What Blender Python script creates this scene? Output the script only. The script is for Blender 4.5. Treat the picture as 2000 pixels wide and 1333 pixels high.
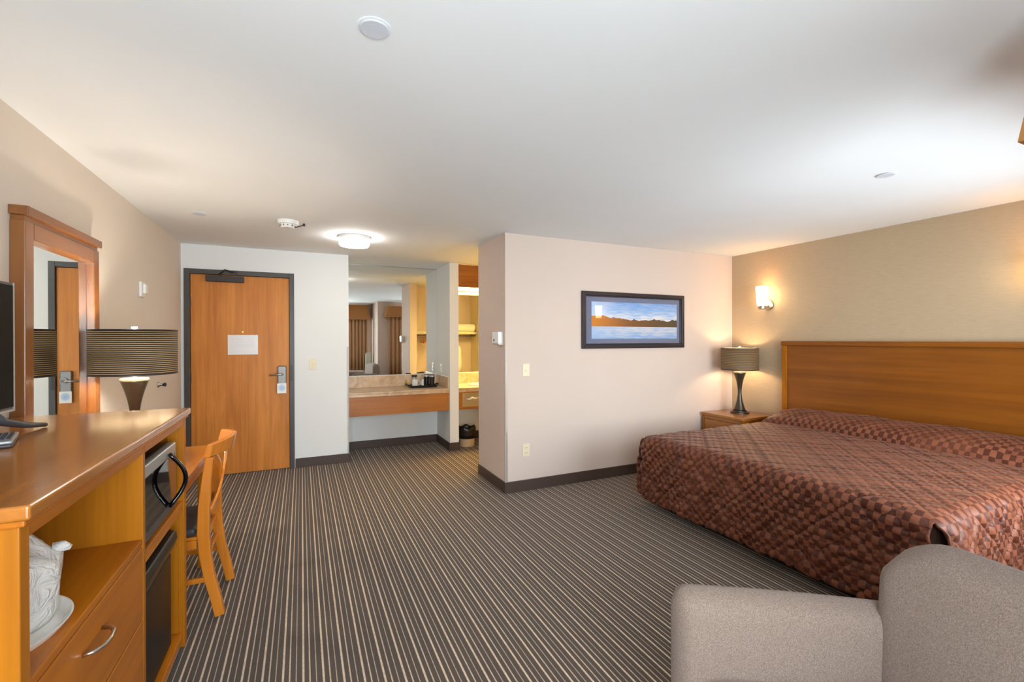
import bpy, bmesh, math, random
from mathutils import Vector, Matrix, noise

# ------------------------------------------------------------------ reset
for o in list(bpy.data.objects):
    bpy.data.objects.remove(o, do_unlink=True)
scene = bpy.context.scene
COL = scene.collection
PI = math.pi
random.seed(7)

# ------------------------------------------------------------------ camera
cam_data = bpy.data.cameras.new('camera')
cam_data.sensor_width = 36.0
cam_data.lens = 887.47 / 2000.0 * 36.0
cam_data.clip_start = 0.05
cam = bpy.data.objects.new('camera', cam_data)
COL.objects.link(cam)
YAW, PITCH, ROLL = 0.4337, -0.0031, 0.0025
cam.matrix_world = (Matrix.Translation((0, 0, 1.4401)) @ Matrix.Rotation(-YAW, 4, 'Z')
                    @ Matrix.Rotation(PI / 2 + PITCH, 4, 'X') @ Matrix.Rotation(-ROLL, 4, 'Z'))
scene.camera = cam

# ------------------------------------------------------------------ world, exposure
world = bpy.data.worlds.new('World')
scene.world = world
world.use_nodes = True
wn = world.node_tree
bg = wn.nodes['Background']
sky = wn.nodes.new('ShaderNodeTexSky')
try:
    sky.sky_type = 'NISHITA'
    sky.sun_disc = False
    sky.sun_elevation = math.radians(35)
    sky.sun_rotation = math.radians(200)
except Exception:
    pass
wn.links.new(sky.outputs['Color'], bg.inputs['Color'])
bg.inputs['Strength'].default_value = 0.25

vs = scene.view_settings
vs.view_transform = 'Standard'
vs.look = 'None'
vs.gamma = 1.0
vs.exposure = 0.19
vs.use_curve_mapping = False


def area_light(name, loc, rot, sx, sy, power, color):
    l = bpy.data.lights.new(name, 'AREA')
    l.shape = 'RECTANGLE'
    l.size, l.size_y = sx, sy
    l.energy = power
    l.color = color
    o = bpy.data.objects.new(name, l)
    o.location = loc
    o.rotation_euler = rot
    COL.objects.link(o)
    return o


# daylight standing just outside the two windows behind the camera
DAY = (0.81, 0.92, 1.0)
area_light('daylight_alcove_window', (0.1, -1.05, 1.30), (PI / 2 + 0.24, 0, 0), 1.9, 1.6, 152, DAY)
area_light('daylight_bed_window', (3.32, 0.02, 1.30), (PI / 2 + 0.08, 0, 0), 1.5, 1.6, 104, DAY)

L_BULB = 135.0
L_DESK_BULB = 560.0
L_SCONCE = 11.0
L_HALL = 24.0
L_BATH = 24.0
WARM = (1.0, 0.66, 0.34)
WARM2 = (1.0, 0.72, 0.44)
WARM3 = (1.0, 0.90, 0.76)


# ------------------------------------------------------------------ node helpers
def srgb(r, g, b):
    def f(c):
        c /= 255.0
        return c / 12.92 if c <= 0.04045 else ((c + 0.055) / 1.055) ** 2.4
    return (f(r), f(g), f(b), 1.0)


MATS = {}


class NT:
    def __init__(self, name):
        self.m = bpy.data.materials.new(name)
        self.m.use_nodes = True
        self.t = self.m.node_tree
        self.b = self.t.nodes['Principled BSDF']
        self.out = self.t.nodes['Material Output']
        MATS[name] = self.m

    def n(self, typ, **kw):
        nd = self.t.nodes.new(typ)
        for k, v in kw.items():
            setattr(nd, k, v)
        return nd

    def l(self, a, b):
        self.t.links.new(a, b)

    def set(self, **kw):
        names = {'color': 'Base Color', 'rough': 'Roughness', 'metal': 'Metallic', 'spec': 'Specular IOR Level',
                 'coat': 'Coat Weight', 'coatr': 'Coat Roughness', 'sheen': 'Sheen Weight', 'sheenr': 'Sheen Roughness',
                 'trans': 'Transmission Weight', 'emit': 'Emission Color', 'emits': 'Emission Strength', 'alpha': 'Alpha',
                 'ior': 'IOR', 'sheentint': 'Sheen Tint', 'spectint': 'Specular Tint'}
        for k, v in kw.items():
            self.b.inputs[names[k]].default_value = v
        return self

    def math(self, op, a, b=None, c=None):
        nd = self.n('ShaderNodeMath', operation=op)
        for i, x in enumerate((a, b, c)):
            if x is None:
                continue
            if isinstance(x, (int, float)):
                nd.inputs[i].default_value = x
            else:
                self.l(x, nd.inputs[i])
        return nd.outputs[0]

    def mix(self, fac, a, b):
        nd = self.n('ShaderNodeMix', data_type='RGBA')
        for idx, x in ((0, fac), (6, a), (7, b)):
            if isinstance(x, (int, float)):
                nd.inputs[idx].default_value = x
            elif isinstance(x, tuple):
                nd.inputs[idx].default_value = x
            else:
                self.l(x, nd.inputs[idx])
        return nd.outputs[2]

    def coords(self, kind='Object', scale=(1, 1, 1), rot=(0, 0, 0), loc=(0, 0, 0)):
        tc = self.n('ShaderNodeTexCoord')
        mp = self.n('ShaderNodeMapping')
        mp.inputs['Scale'].default_value = scale
        mp.inputs['Rotation'].default_value = rot
        mp.inputs['Location'].default_value = loc
        self.l(tc.outputs[kind], mp.inputs['Vector'])
        return mp.outputs[0]

    def noise(self, vec, scale=5, detail=3, rough=0.5, dist=0.0):
        nd = self.n('ShaderNodeTexNoise')
        nd.inputs['Scale'].default_value = scale
        nd.inputs['Detail'].default_value = detail
        nd.inputs['Roughness'].default_value = rough
        nd.inputs['Distortion'].default_value = dist
        if vec is not None:
            self.l(vec, nd.inputs['Vector'])
        return nd.outputs['Fac']

    def ramp(self, fac, stops):
        nd = self.n('ShaderNodeValToRGB')
        el = nd.color_ramp.elements
        while len(el) > 1:
            el.remove(el[-1])
        el[0].position, el[0].color = stops[0]
        for p, c in stops[1:]:
            e = el.new(p)
            e.color = c
        self.l(fac, nd.inputs['Fac'])
        return nd.outputs['Color']

    def color(self, sock):
        self.l(sock, self.b.inputs['Base Color'])

    def bump(self, height, strength=0.1, dist=0.01):
        nd = self.n('ShaderNodeBump')
        nd.inputs['Strength'].default_value = strength
        nd.inputs['Distance'].default_value = dist
        self.l(height, nd.inputs['Height'])
        self.l(nd.outputs[0], self.b.inputs['Normal'])


def mul(c, k):
    return (c[0] * k, c[1] * k, c[2] * k, 1.0)


def paint(name, col, rough=0.75, bump=0.08):
    t = NT(name)
    v = t.coords('Object')
    big = t.noise(v, 1.3, 2)
    t.color(t.mix(big, mul(col, 0.97), mul(col, 1.03)))
    t.set(rough=rough, spec=0.25)
    t.bump(t.noise(v, 160, 2), bump, 0.002)
    return t.m


def plain(name, col, rough=0.5, metal=0.0, spec=0.5, coat=0.0, bump=0.0):
    t = NT(name)
    v = t.coords('Object')
    f = t.noise(v, 25, 2)
    t.color(t.mix(f, mul(col, 0.94), mul(col, 1.06)))
    t.set(rough=rough, metal=metal, spec=spec, coat=coat)
    if bump:
        t.bump(t.noise(v, 220, 2), bump, 0.002)
    return t.m


def wood(name, light, dark, axis='y', rough=0.32, coat=0.25, scale=1.0, figure=0.5, spec=0.5):
    t = NT(name)
    s = {'x': (0.7, 9, 9), 'y': (9, 0.7, 9), 'z': (9, 9, 0.7)}[axis]
    v = t.coords('Object', tuple(k * scale for k in s))
    wide = t.noise(v, 1.1, 4, 0.55, 0.6)
    s2 = {'x': (1.6, 46, 46), 'y': (46, 1.6, 46), 'z': (46, 46, 1.6)}[axis]
    v2 = t.coords('Object', tuple(k * scale for k in s2))
    fine = t.noise(v2, 1.0, 3, 0.6)
    blot = t.noise(t.coords('Object'), 2.2, 2)
    f = t.math('ADD', t.math('MULTIPLY', wide, figure), t.math('MULTIPLY', fine, 0.36))
    f = t.math('ADD', f, t.math('MULTIPLY', blot, 0.18))
    mid = tuple((light[i] + dark[i]) / 2 for i in range(3)) + (1.0,)
    t.color(t.ramp(f, [(0.32, dark), (0.55, mid), (0.78, light)]))
    t.set(rough=rough, coat=coat, coatr=0.12, spec=spec)
    return t.m


def emit(name, col, strength):
    t = NT(name)
    t.set(color=(col[0], col[1], col[2], 1), emit=(col[0], col[1], col[2], 1), emits=strength, rough=0.4)
    return t.m


# ------------------------------------------------------------------ materials
M = {}
M['wall'] = paint('cream_wall_paint', srgb(214, 196, 183))
M['wall_l'] = paint('cream_paint_lamp_offset', srgb(218, 207, 194))  # same cream paint for the left wall, colour paled against the warm lamp light
M['wall_cool_lit'] = paint('cool_lit_wall_paint', srgb(235, 236, 234))  # wall paint whitened, the cool light on the door wall put into its colour
M['ceiling'] = paint('ceiling_paint', srgb(238, 240, 240), 0.85, 0.05)
M['base'] = plain('dark_brown_vinyl', srgb(74, 58, 50), 0.45)

t = NT('textured_wallpaper')
v = t.coords('Object', (1, 5.0, 120))
st = t.noise(v, 3.0, 3, 0.6)
c = t.ramp(st, [(0.3, srgb(180, 160, 131)), (0.5, srgb(186, 166, 137)), (0.7, srgb(192, 172, 144))])
t.color(c)
t.set(rough=0.6, spec=0.3)
t.bump(st, 0.08, 0.002)
M['wallpaper'] = t.m

t = NT('striped_carpet')
tc = t.n('ShaderNodeTexCoord')
sx = t.n('ShaderNodeSeparateXYZ')
t.l(tc.outputs['Object'], sx.inputs[0])
p = t.math('DIVIDE', t.math('SUBTRACT', sx.outputs['X'], 0.081), 0.079)


def carpet_line(center, width):
    q = t.math('FRACT', t.math('ADD', p, 100.5 - center))
    d = t.math('ABSOLUTE', t.math('SUBTRACT', q, 0.5))
    mr = t.n('ShaderNodeMapRange')
    mr.inputs['From Min'].default_value = width * 0.5 - 0.012
    mr.inputs['From Max'].default_value = width * 0.5 + 0.012
    mr.inputs['To Min'].default_value = 1.0
    mr.inputs['To Max'].default_value = 0.0
    t.l(d, mr.inputs['Value'])
    return mr.outputs[0]


ln = t.math('MAXIMUM', carpet_line(0.0, 0.105), t.math('MAXIMUM', t.math('MULTIPLY', carpet_line(0.325, 0.066), 0.86),
                                                     t.math('MULTIPLY', carpet_line(0.645, 0.045), 0.72)))
spk = t.noise(t.coords('Object'), 420, 2, 0.7)
blot = t.noise(t.coords('Object'), 60, 2)
basec = t.ramp(spk, [(0.3, srgb(54, 46, 39)), (0.5, srgb(75, 64, 55)), (0.72, srgb(98, 85, 74))])
linec = t.ramp(blot, [(0.3, srgb(188, 166, 142)), (0.7, srgb(214, 192, 168))])
t.color(t.mix(ln, basec, linec))
t.set(rough=0.95, spec=0.1, sheen=0.15)
t.bump(t.math('ADD', spk, t.math('MULTIPLY', ln, 0.3)), 0.35, 0.004)
M['carpet'] = t.m

M['oak_door'] = wood('golden_oak_veneer', srgb(226, 148, 66), srgb(172, 96, 32), 'z', 0.42, 0.0, 1.0, figure=0.62, spec=0.3)
M['oak_x'] = wood('golden_oak_apron', srgb(196, 128, 58), srgb(146, 82, 26), 'x', 0.35, 0.15, 0.8)
M['cherry_y'] = wood('honey_maple_long', srgb(202, 122, 22), srgb(144, 76, 16), 'y', 0.34, 0.06, 0.8, spec=0.25)
M['cab_top'] = wood('honey_maple_polished', srgb(196, 124, 44), srgb(142, 80, 22), 'y', 0.24, 0.35, 0.8)
M['cherry_z'] = wood('honey_maple_upright', srgb(192, 120, 20), srgb(142, 80, 15), 'z', 0.36, 0.03, 0.8, spec=0.2)
M['cherry_x'] = wood('honey_maple_cross', srgb(200, 124, 40), srgb(150, 82, 20), 'x', 0.28, 0.3, 0.8)
M['mirror_wood_z'] = wood('walnut_brown_upright', srgb(152, 98, 52), srgb(112, 64, 24), 'z', 0.3, 0.25, 0.8)
M['mirror_wood_y'] = wood('walnut_brown_long', srgb(152, 98, 52), srgb(112, 64, 24), 'y', 0.3, 0.25, 0.8)
M['headboard'] = wood('headboard_maple', srgb(158, 94, 26), srgb(114, 62, 16), 'y', 0.34, 0.1, 0.7, spec=0.25)
M['night'] = wood('nightstand_maple', srgb(190, 130, 66), srgb(142, 84, 32), 'y', 0.3, 0.25, 0.8)
M['chair_wood'] = wood('orange_beech', srgb(224, 142, 46), srgb(186, 102, 22), 'z', 0.25, 0.4, 0.9)
M['frame_dark'] = plain('bronze_door_frame', srgb(70, 66, 64), 0.4)
M['closer'] = plain('dark_bronze_metal', srgb(58, 52, 50), 0.4, 0.4)
M['steel'] = plain('brushed_steel', srgb(176, 174, 170), 0.3, 1.0)
M['lock_steel'] = plain('dull_lock_steel', srgb(128, 126, 124), 0.42, 0.85)
M['nickel'] = plain('satin_nickel', srgb(190, 182, 170), 0.28, 1.0)
M['white'] = plain('white_plastic', srgb(236, 236, 232), 0.4)
M['disc_grey'] = plain('pale_grey_enamel', srgb(212, 217, 224), 0.35)
M['almond'] = plain('almond_plastic', srgb(232, 218, 184), 0.4)
M['black'] = plain('black_plastic', srgb(14, 14, 15), 0.3, 0, 0.35)
M['black_gloss'] = plain('black_glass', srgb(6, 6, 7), 0.05, 0, 0.6)
M['screen'] = plain('screen_black', srgb(2, 2, 3), 0.35, 0, 0.06)
M['fridge_black'] = plain('satin_black_enamel', srgb(7, 7, 8), 0.3, 0, 0.15)
M['charcoal'] = plain('charcoal_plastic', srgb(64, 64, 70), 0.35)
M['silver'] = plain('silver_plastic', srgb(180, 180, 178), 0.35, 0.5)
M['grey_trim'] = plain('grey_button', srgb(40, 42, 50), 0.5)
M['lamp_metal'] = plain('gunmetal_lamp', srgb(82, 75, 64), 0.33, 0.75)
M['curtain'] = plain('bronze_curtain', srgb(198, 156, 116), 0.6, 0, 0.3, 0, 0.1)
M['valance'] = plain('bronze_valance', srgb(178, 124, 70), 0.6, 0, 0.3, 0, 0.1)
M['cushion'] = plain('charcoal_vinyl', srgb(58, 58, 62), 0.5)
M['porcelain'] = plain('porcelain', srgb(240, 238, 230), 0.15, 0, 0.5, 0.3)
M['linen'] = plain('white_linen', srgb(232, 228, 216), 0.85, 0, 0.2, 0, 0.1)
M['bag_black'] = plain('black_liner', srgb(22, 22, 26), 0.3, 0, 0.6)
M['beige_plastic'] = plain('beige_plastic', srgb(206, 182, 146), 0.5)
M['gold'] = plain('gold_foil', srgb(196, 160, 70), 0.3, 0.8)
M['brown_dark'] = plain('dark_brown_lid', srgb(48, 30, 28), 0.4)
M['box_spring'] = plain('dark_box_spring', srgb(44, 32, 28), 0.9)
M['mattress'] = plain('mattress_ticking', srgb(120, 90, 76), 0.9)
M['closet_wall'] = paint('yellow_light_cast_paint', srgb(226, 208, 160))  # yellow cast of the wash area light mixed into the wall colour
M['pale_green'] = plain('pale_sage_fabric', srgb(206, 212, 196), 0.8)

t = NT('mirror_glass')
t.set(color=(0.86, 0.88, 0.84, 1), metal=1.0, rough=0.008)
M['mirror'] = t.m

t = NT('window_glass')
tr = t.n('ShaderNodeBsdfTransparent')
gl = t.n('ShaderNodeBsdfGlossy')
gl.inputs['Roughness'].default_value = 0.02
mx = t.n('ShaderNodeMixShader')
mx.inputs[0].default_value = 0.06
t.l(tr.outputs[0], mx.inputs[1])
t.l(gl.outputs[0], mx.inputs[2])
t.l(mx.outputs[0], t.out.inputs['Surface'])
M['glass'] = t.m

t = NT('clear_corner_guard')
tr = t.n('ShaderNodeBsdfTransparent')
mx = t.n('ShaderNodeMixShader')
mx.inputs[0].default_value = 0.22
t.set(color=srgb(250, 242, 234), rough=0.15, spec=0.6)
t.l(tr.outputs[0], mx.inputs[1])
t.l(t.b.outputs[0], mx.inputs[2])
t.l(mx.outputs[0], t.out.inputs['Surface'])
M['guard'] = t.m

t = NT('picture_glass')
tr = t.n('ShaderNodeBsdfTransparent')
gl = t.n('ShaderNodeBsdfGlossy')
gl.inputs['Roughness'].default_value = 0.02
lw = t.n('ShaderNodeLayerWeight')
fr = t.math('ADD', 0.04, t.math('MULTIPLY', t.math('POWER', lw.outputs['Facing'], 4.0), 0.5))
mx = t.n('ShaderNodeMixShader')
t.l(fr, mx.inputs[0])
t.l(tr.outputs[0], mx.inputs[1])
t.l(gl.outputs[0], mx.inputs[2])
t.l(mx.outputs[0], t.out.inputs['Surface'])
M['pic_glass'] = t.m

# stone-look laminate worktop
t = NT('travertine_laminate')
v = t.coords('Object', (1, 1, 1))
f = t.noise(v, 9, 5, 0.6, 0.8)
t.color(t.ramp(f, [(0.3, srgb(186, 152, 118)), (0.5, srgb(210, 180, 146)), (0.7, srgb(226, 202, 172))]))
t.set(rough=0.3, spec=0.5)
M['stone'] = t.m

# lampshade: fine horizontal ribs
t = NT('ribbed_lampshade')
tc = t.n('ShaderNodeTexCoord')
sx = t.n('ShaderNodeSeparateXYZ')
t.l(tc.outputs['Object'], sx.inputs[0])
q = t.math('ABSOLUTE', t.math('SUBTRACT', t.math('FRACT', t.math('MULTIPLY', sx.outputs['Z'], 1 / 0.0105)), 0.5))
rib = t.ramp(q, [(0.15, srgb(44, 34, 26)), (0.34, srgb(70, 56, 42)), (0.44, srgb(206, 170, 116))])
t.color(rib)
t.set(rough=0.7)
geo = t.n('ShaderNodeNewGeometry')
M['shade'] = t.m
M['shade_in'] = plain('cream_shade_lining', srgb(232, 220, 196), 0.8)

t = NT('taupe_upholstery')
v = t.coords('Object')
f = t.noise(v, 330, 3, 0.7)
t.color(t.ramp(f, [(0.3, srgb(102, 88, 78)), (0.5, srgb(130, 114, 103)), (0.7, srgb(157, 140, 128))]))
t.set(rough=0.9, spec=0.15, sheen=0.2)
t.bump(f, 0.25, 0.002)
M['taupe'] = t.m

# quilted satin bedspread: UV carries metres along the cloth
t = NT('checked_satin_quilt')
tc = t.n('ShaderNodeTexCoord')
ck = t.n('ShaderNodeTexChecker')
ck.inputs['Scale'].default_value = 1 / 0.031
mp = t.n('ShaderNodeMapping')
t.l(tc.outputs['UV'], mp.inputs['Vector'])
nz = t.n('ShaderNodeTexNoise')
nz.inputs['Scale'].default_value = 9
t.l(tc.outputs['UV'], nz.inputs['Vector'])
sub = t.n('ShaderNodeVectorMath', operation='MULTIPLY_ADD')
t.l(nz.outputs['Color'], sub.inputs[0])
sub.inputs[1].default_value = (0.012, 0.012, 0)
t.l(mp.outputs[0], sub.inputs[2])
t.l(sub.outputs[0], ck.inputs['Vector'])
fade = t.noise(tc.outputs['UV'], 2.6, 2)
ckf = t.math('MULTIPLY', ck.outputs['Fac'], t.ramp(fade, [(0.35, (0.6, 0.6, 0.6, 1)), (0.6, (1, 1, 1, 1))]))
t.color(t.mix(ckf, srgb(124, 72, 50), srgb(72, 34, 21)))
t.set(rough=0.44, spec=0.25, sheen=0.10, sheenr=0.35, sheentint=(1.0, 0.8, 0.7, 1))
wr = t.n('ShaderNodeMapping')
wr.inputs['Scale'].default_value = (1, 0.30, 1)
t.l(tc.outputs['UV'], wr.inputs['Vector'])
t.bump(t.noise(wr.outputs[0], 48, 3, 0.6, 0.5), 0.5, 0.010)
M['quilt'] = t.m

# framed landscape print
t = NT('lake_panorama_print')
tc = t.n('ShaderNodeTexCoord')
sx = t.n('ShaderNodeSeparateXYZ')
t.l(tc.outputs['Generated'], sx.inputs[0])
X, Z = sx.outputs['X'], sx.outputs['Z']
shore = 0.36
up = t.math('SUBTRACT', Z, shore)
m_ = t.math('ABSOLUTE', up)
cb = t.n('ShaderNodeCombineXYZ')
t.l(X, cb.inputs[0])
t.l(m_, cb.inputs[2])
mp = t.n('ShaderNodeMapping')
mp.inputs['Scale'].default_value = (3.0, 1, 9)
t.l(cb.outputs[0], mp.inputs['Vector'])
cloudn = t.noise(mp.outputs[0], 2.4, 5, 0.6)
mp2 = t.n('ShaderNodeMapping')
mp2.inputs['Scale'].default_value = (10.0, 1, 0.3)
t.l(cb.outputs[0], mp2.inputs['Vector'])
ridge = t.noise(mp2.outputs[0], 1.2, 4, 0.55)
skyc = t.ramp(m_, [(0.05, srgb(206, 216, 232)), (0.35, srgb(142, 182, 228)), (0.64, srgb(112, 160, 222))])
cmask = t.math('MULTIPLY', t.ramp(cloudn, [(0.42, (0, 0, 0, 1)), (0.56, (1, 1, 1, 1))]),
               t.ramp(m_, [(0.14, (1, 1, 1, 1)), (0.42, (0.2, 0.2, 0.2, 1))]))
skyc = t.mix(cmask, skyc, srgb(246, 236, 226))
left = t.ramp(X, [(0.0, (0.75, 0.75, 0.75, 1)), (0.3, (0, 0, 0, 1))])
skyc = t.mix(left, skyc, srgb(196, 218, 244))
landh = t.math('ADD', 0.165, t.math('MULTIPLY', t.math('SUBTRACT', ridge, 0.5), 0.22))
landh = t.math('ADD', landh, t.math('MULTIPLY', t.ramp(X, [(0.0, (1, 1, 1, 1)), (0.45, (0, 0, 0, 1))]), 0.11))
is_land = t.math('MULTIPLY', t.math('LESS_THAN', m_, landh), t.math('GREATER_THAN', up, -0.03))
lst = t.n('ShaderNodeMapping')
lst.inputs['Scale'].default_value = (8, 1, 60)
t.l(cb.outputs[0], lst.inputs['Vector'])
lnz = t.noise(lst.outputs[0], 1.5, 4, 0.65)
landc = t.ramp(X, [(0.0, srgb(240, 150, 40)), (0.16, srgb(214, 130, 46)), (0.4, srgb(150, 92, 40)), (0.7, srgb(110, 78, 44)),
                   (1.0, srgb(84, 76, 52))])
landc = t.mix(t.math('MULTIPLY', lnz, 0.55), landc, srgb(74, 52, 34))
water = t.mix(0.35, skyc, srgb(84, 132, 190))
base_ = t.mix(t.math('LESS_THAN', up, 0.0), skyc, water)
t.color(t.mix(is_land, base_, landc))
t.set(rough=0.5, spec=0.2)
M['print'] = t.m
M['mat_board'] = plain('slate_blue_mat_board', srgb(116, 122, 146), 0.8, 0, 0.2)
M['pic_frame'] = plain('dark_picture_frame', srgb(56, 50, 54), 0.25, 0.2)

# posted sheet with faint grey lines of print
t = NT('printed_notice_paper')
tc = t.n('ShaderNodeTexCoord')
sx = t.n('ShaderNodeSeparateXYZ')
t.l(tc.outputs['Generated'], sx.inputs[0])
row = t.math('LESS_THAN', t.math('ABSOLUTE', t.math('SUBTRACT', t.math('FRACT', t.math('MULTIPLY', sx.outputs['Z'], 11)), 0.5)), 0.12)
word = t.math('GREATER_THAN', t.noise(t.coords('Generated', (26, 1, 3)), 1.6, 2), 0.5)
inside = t.math('MULTIPLY', t.math('LESS_THAN', t.math('ABSOLUTE', t.math('SUBTRACT', sx.outputs['X'], 0.5)), 0.36),
                t.math('LESS_THAN', t.math('ABSOLUTE', t.math('SUBTRACT', sx.outputs['Z'], 0.6)), 0.25))
ink = t.math('MULTIPLY', t.math('MULTIPLY', row, word), t.math('MULTIPLY', inside, 0.35))
t.color(t.mix(ink, srgb(232, 230, 232), srgb(170, 172, 190)))
t.set(rough=0.25, spec=0.5)
M['paper'] = t.m

t = NT('door_hanger_card')
tc = t.n('ShaderNodeTexCoord')
sx = t.n('ShaderNodeSeparateXYZ')
t.l(tc.outputs['Generated'], sx.inputs[0])
dx = t.math('MULTIPLY', t.math('SUBTRACT', sx.outputs['X'], 0.5), 1.0)
dz = t.math('MULTIPLY', t.math('SUBTRACT', sx.outputs['Z'], 0.55), 1.1)
rr = t.math('SQRT', t.math('ADD', t.math('MULTIPLY', dx, dx), t.math('MULTIPLY', dz, dz)))
t.color(t.ramp(rr, [(0.12, srgb(168, 196, 232)), (0.34, srgb(196, 214, 236)), (0.42, srgb(240, 238, 234))]))
t.set(rough=0.35)
M['card'] = t.m

t = NT('thin_clear_bag')
tr = t.n('ShaderNodeBsdfTransparent')
mx = t.n('ShaderNodeMixShader')
mx.inputs[0].default_value = 0.72
v = t.coords('Object')
t.set(color=srgb(250, 247, 242), rough=0.2, spec=0.7)
t.bump(t.noise(v, 24, 4, 0.6, 1.2), 0.9, 0.02)
t.l(tr.outputs[0], mx.inputs[1])
t.l(t.b.outputs[0], mx.inputs[2])
t.l(mx.outputs[0], t.out.inputs['Surface'])
M['bag'] = t.m

M['bulb'] = emit('lit_bulb', WARM2, L_BULB)
M['desk_bulb'] = emit('lit_desk_bulb', WARM3, L_DESK_BULB)
M['sconce_glass'] = emit('lit_frosted_glass', (1.0, 0.70, 0.38), L_SCONCE)
M['hall_lens'] = emit('lit_ceiling_lens', (1.0, 0.97, 0.92), L_HALL)
M['bath_lens'] = emit('lit_vanity_lens', (1.0, 0.72, 0.26), L_BATH)


# ------------------------------------------------------------------ mesh helpers
class MB:
    """collects shapes in world (or thing-local) coordinates, then links them as ONE mesh object"""

    def __init__(self):
        self.bm = bmesh.new()

    def box(self, x0, x1, y0, y1, z0, z1, mat=None):
        vs_ = [self.bm.verts.new(p) for p in ((x0, y0, z0), (x1, y0, z0), (x1, y1, z0), (x0, y1, z0),
                                             (x0, y0, z1), (x1, y0, z1), (x1, y1, z1), (x0, y1, z1))]
        if mat is not None:
            for v_ in vs_:
                v_.co = mat @ v_.co
        for f in ((0, 3, 2, 1), (4, 5, 6, 7), (0, 1, 5, 4), (1, 2, 6, 5), (2, 3, 7, 6), (3, 0, 4, 7)):
            self.bm.faces.new([vs_[i] for i in f])
        return self

    def prism(self, poly, axis, a0, a1):
        """poly: 2D points; extruded along axis between a0 and a1"""
        def P(u, w, a):
            return {'x': (a, u, w), 'y': (u, a, w), 'z': (u, w, a)}[axis]
        A = [self.bm.verts.new(P(u, w, a0)) for u, w in poly]
        B = [self.bm.verts.new(P(u, w, a1)) for u, w in poly]
        n = len(poly)
        self.bm.faces.new(A[::-1])
        self.bm.faces.new(B)
        for i in range(n):
            j = (i + 1) % n
            self.bm.faces.new((A[i], A[j], B[j], B[i]))
        return self

    def lathe(self, prof, c=(0, 0, 0), seg=32, axis='z', cap=True):
        rings = []
        for r, h in prof:
            ring = []
            for k in range(seg):
                a = 2 * PI * k / seg
                u, w = r * math.cos(a), r * math.sin(a)
                p_ = {'z': (u, w, h), 'y': (u, h, w), 'x': (h, u, w)}[axis]
                ring.append(self.bm.verts.new((c[0] + p_[0], c[1] + p_[1], c[2] + p_[2])))
            rings.append(ring)
        for i in range(len(rings) - 1):
            for k in range(seg):
                j = (k + 1) % seg
                self.bm.faces.new((rings[i][k], rings[i][j], rings[i + 1][j], rings[i + 1][k]))
        if cap:
            self.bm.faces.new(rings[0][::-1])
            self.bm.faces.new(rings[-1])
        return self

    def tube(self, path, r, seg=10, radii=None, flat=1.0):
        pts = [Vector(p_) for p_ in path]
        rings = []
        n = len(pts)
        up = Vector((0, 0, 1))
        prev = None
        for i, p_ in enumerate(pts):
            d = (pts[min(i + 1, n - 1)] - pts[max(i - 1, 0)]).normalized()
            a = prev if prev is not None else (up if abs(d.dot(up)) < 0.9 else Vector((1, 0, 0)))
            s = d.cross(a).normalized()
            w = s.cross(d).normalized()
            prev = w
            rr = radii[i] if radii else r
            ring = []
            for k in range(seg):
                an = 2 * PI * k / seg
                ring.append(self.bm.verts.new(p_ + s * (rr * math.cos(an)) + w * (rr * flat * math.sin(an))))
            rings.append(ring)
        for i in range(n - 1):
            for k in range(seg):
                j = (k + 1) % seg
                self.bm.faces.new((rings[i][k], rings[i][j], rings[i + 1][j], rings[i + 1][k]))
        self.bm.faces.new(rings[0][::-1])
        self.bm.faces.new(rings[-1])
        return self

    def sweep(self, path, sections):
        """path: points; sections: for every point a list of 3D corner points (same count)"""
        rings = [[self.bm.verts.new(q) for q in s] for s in sections]
        m_ = len(rings[0])
        for i in range(len(rings) - 1):
            for k in range(m_):
                j = (k + 1) % m_
                self.bm.faces.new((rings[i][k], rings[i][j], rings[i + 1][j], rings[i + 1][k]))
        self.bm.faces.new(rings[0][::-1])
        self.bm.faces.new(rings[-1])
        return self

    def sphere(self, c, r, sx=1, sy=1, sz=1, u=20, v=12):
        bmesh.ops.create_uvsphere(self.bm, u_segments=u, v_segments=v, radius=r,
                                  matrix=Matrix.Translation(c) @ Matrix.Diagonal((sx, sy, sz, 1)))
        return self

    def obj(self, name, mat, parent=None, bevel=0.0, smooth=False, sub=0, seg=2):
        bmesh.ops.recalc_face_normals(self.bm, faces=self.bm.faces[:])
        me = bpy.data.meshes.new(name)
        self.bm.to_mesh(me)
        self.bm.free()
        return mesh_obj(name, me, mat, parent, bevel, smooth, sub, seg)


def mesh_obj(name, me, mat, parent=None, bevel=0.0, smooth=False, sub=0, seg=2):
    o = bpy.data.objects.new(name, me)
    COL.objects.link(o)
    me.materials.append(mat)
    if parent is not None:
        off = parent.get('_base')
        if off is not None:
            me.transform(Matrix.Translation((-off[0], -off[1], -off[2])))
            o['_base'] = [off[0], off[1], off[2]]
        o.parent = parent
    else:
        xs = [v_.co for v_ in me.vertices]
        lo = [min(v_[i] for v_ in xs) for i in range(3)]
        hi = [max(v_[i] for v_ in xs) for i in range(3)]
        b = ((lo[0] + hi[0]) / 2, (lo[1] + hi[1]) / 2, lo[2])
        if name.split('_')[0] in ('floor', 'ceiling', 'wall', 'baseboard'):
            b = (0, 0, 0)
        me.transform(Matrix.Translation((-b[0], -b[1], -b[2])))
        o.location = b
        o['_base'] = list(b)
    if smooth:
        for p_ in me.polygons:
            p_.use_smooth = True
    if bevel:
        md = o.modifiers.new('bevel', 'BEVEL')
        md.width = bevel
        md.segments = seg
        md.limit_method = 'ANGLE'
        md.angle_limit = math.radians(40)
    if sub:
        md = o.modifiers.new('subdivision', 'SUBSURF')
        md.levels = sub
        md.render_levels = sub
    return o


def tag(o, label, cat, group=None):
    o['label'] = label
    o['category'] = cat
    if group:
        o['group'] = group
    return o


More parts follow.
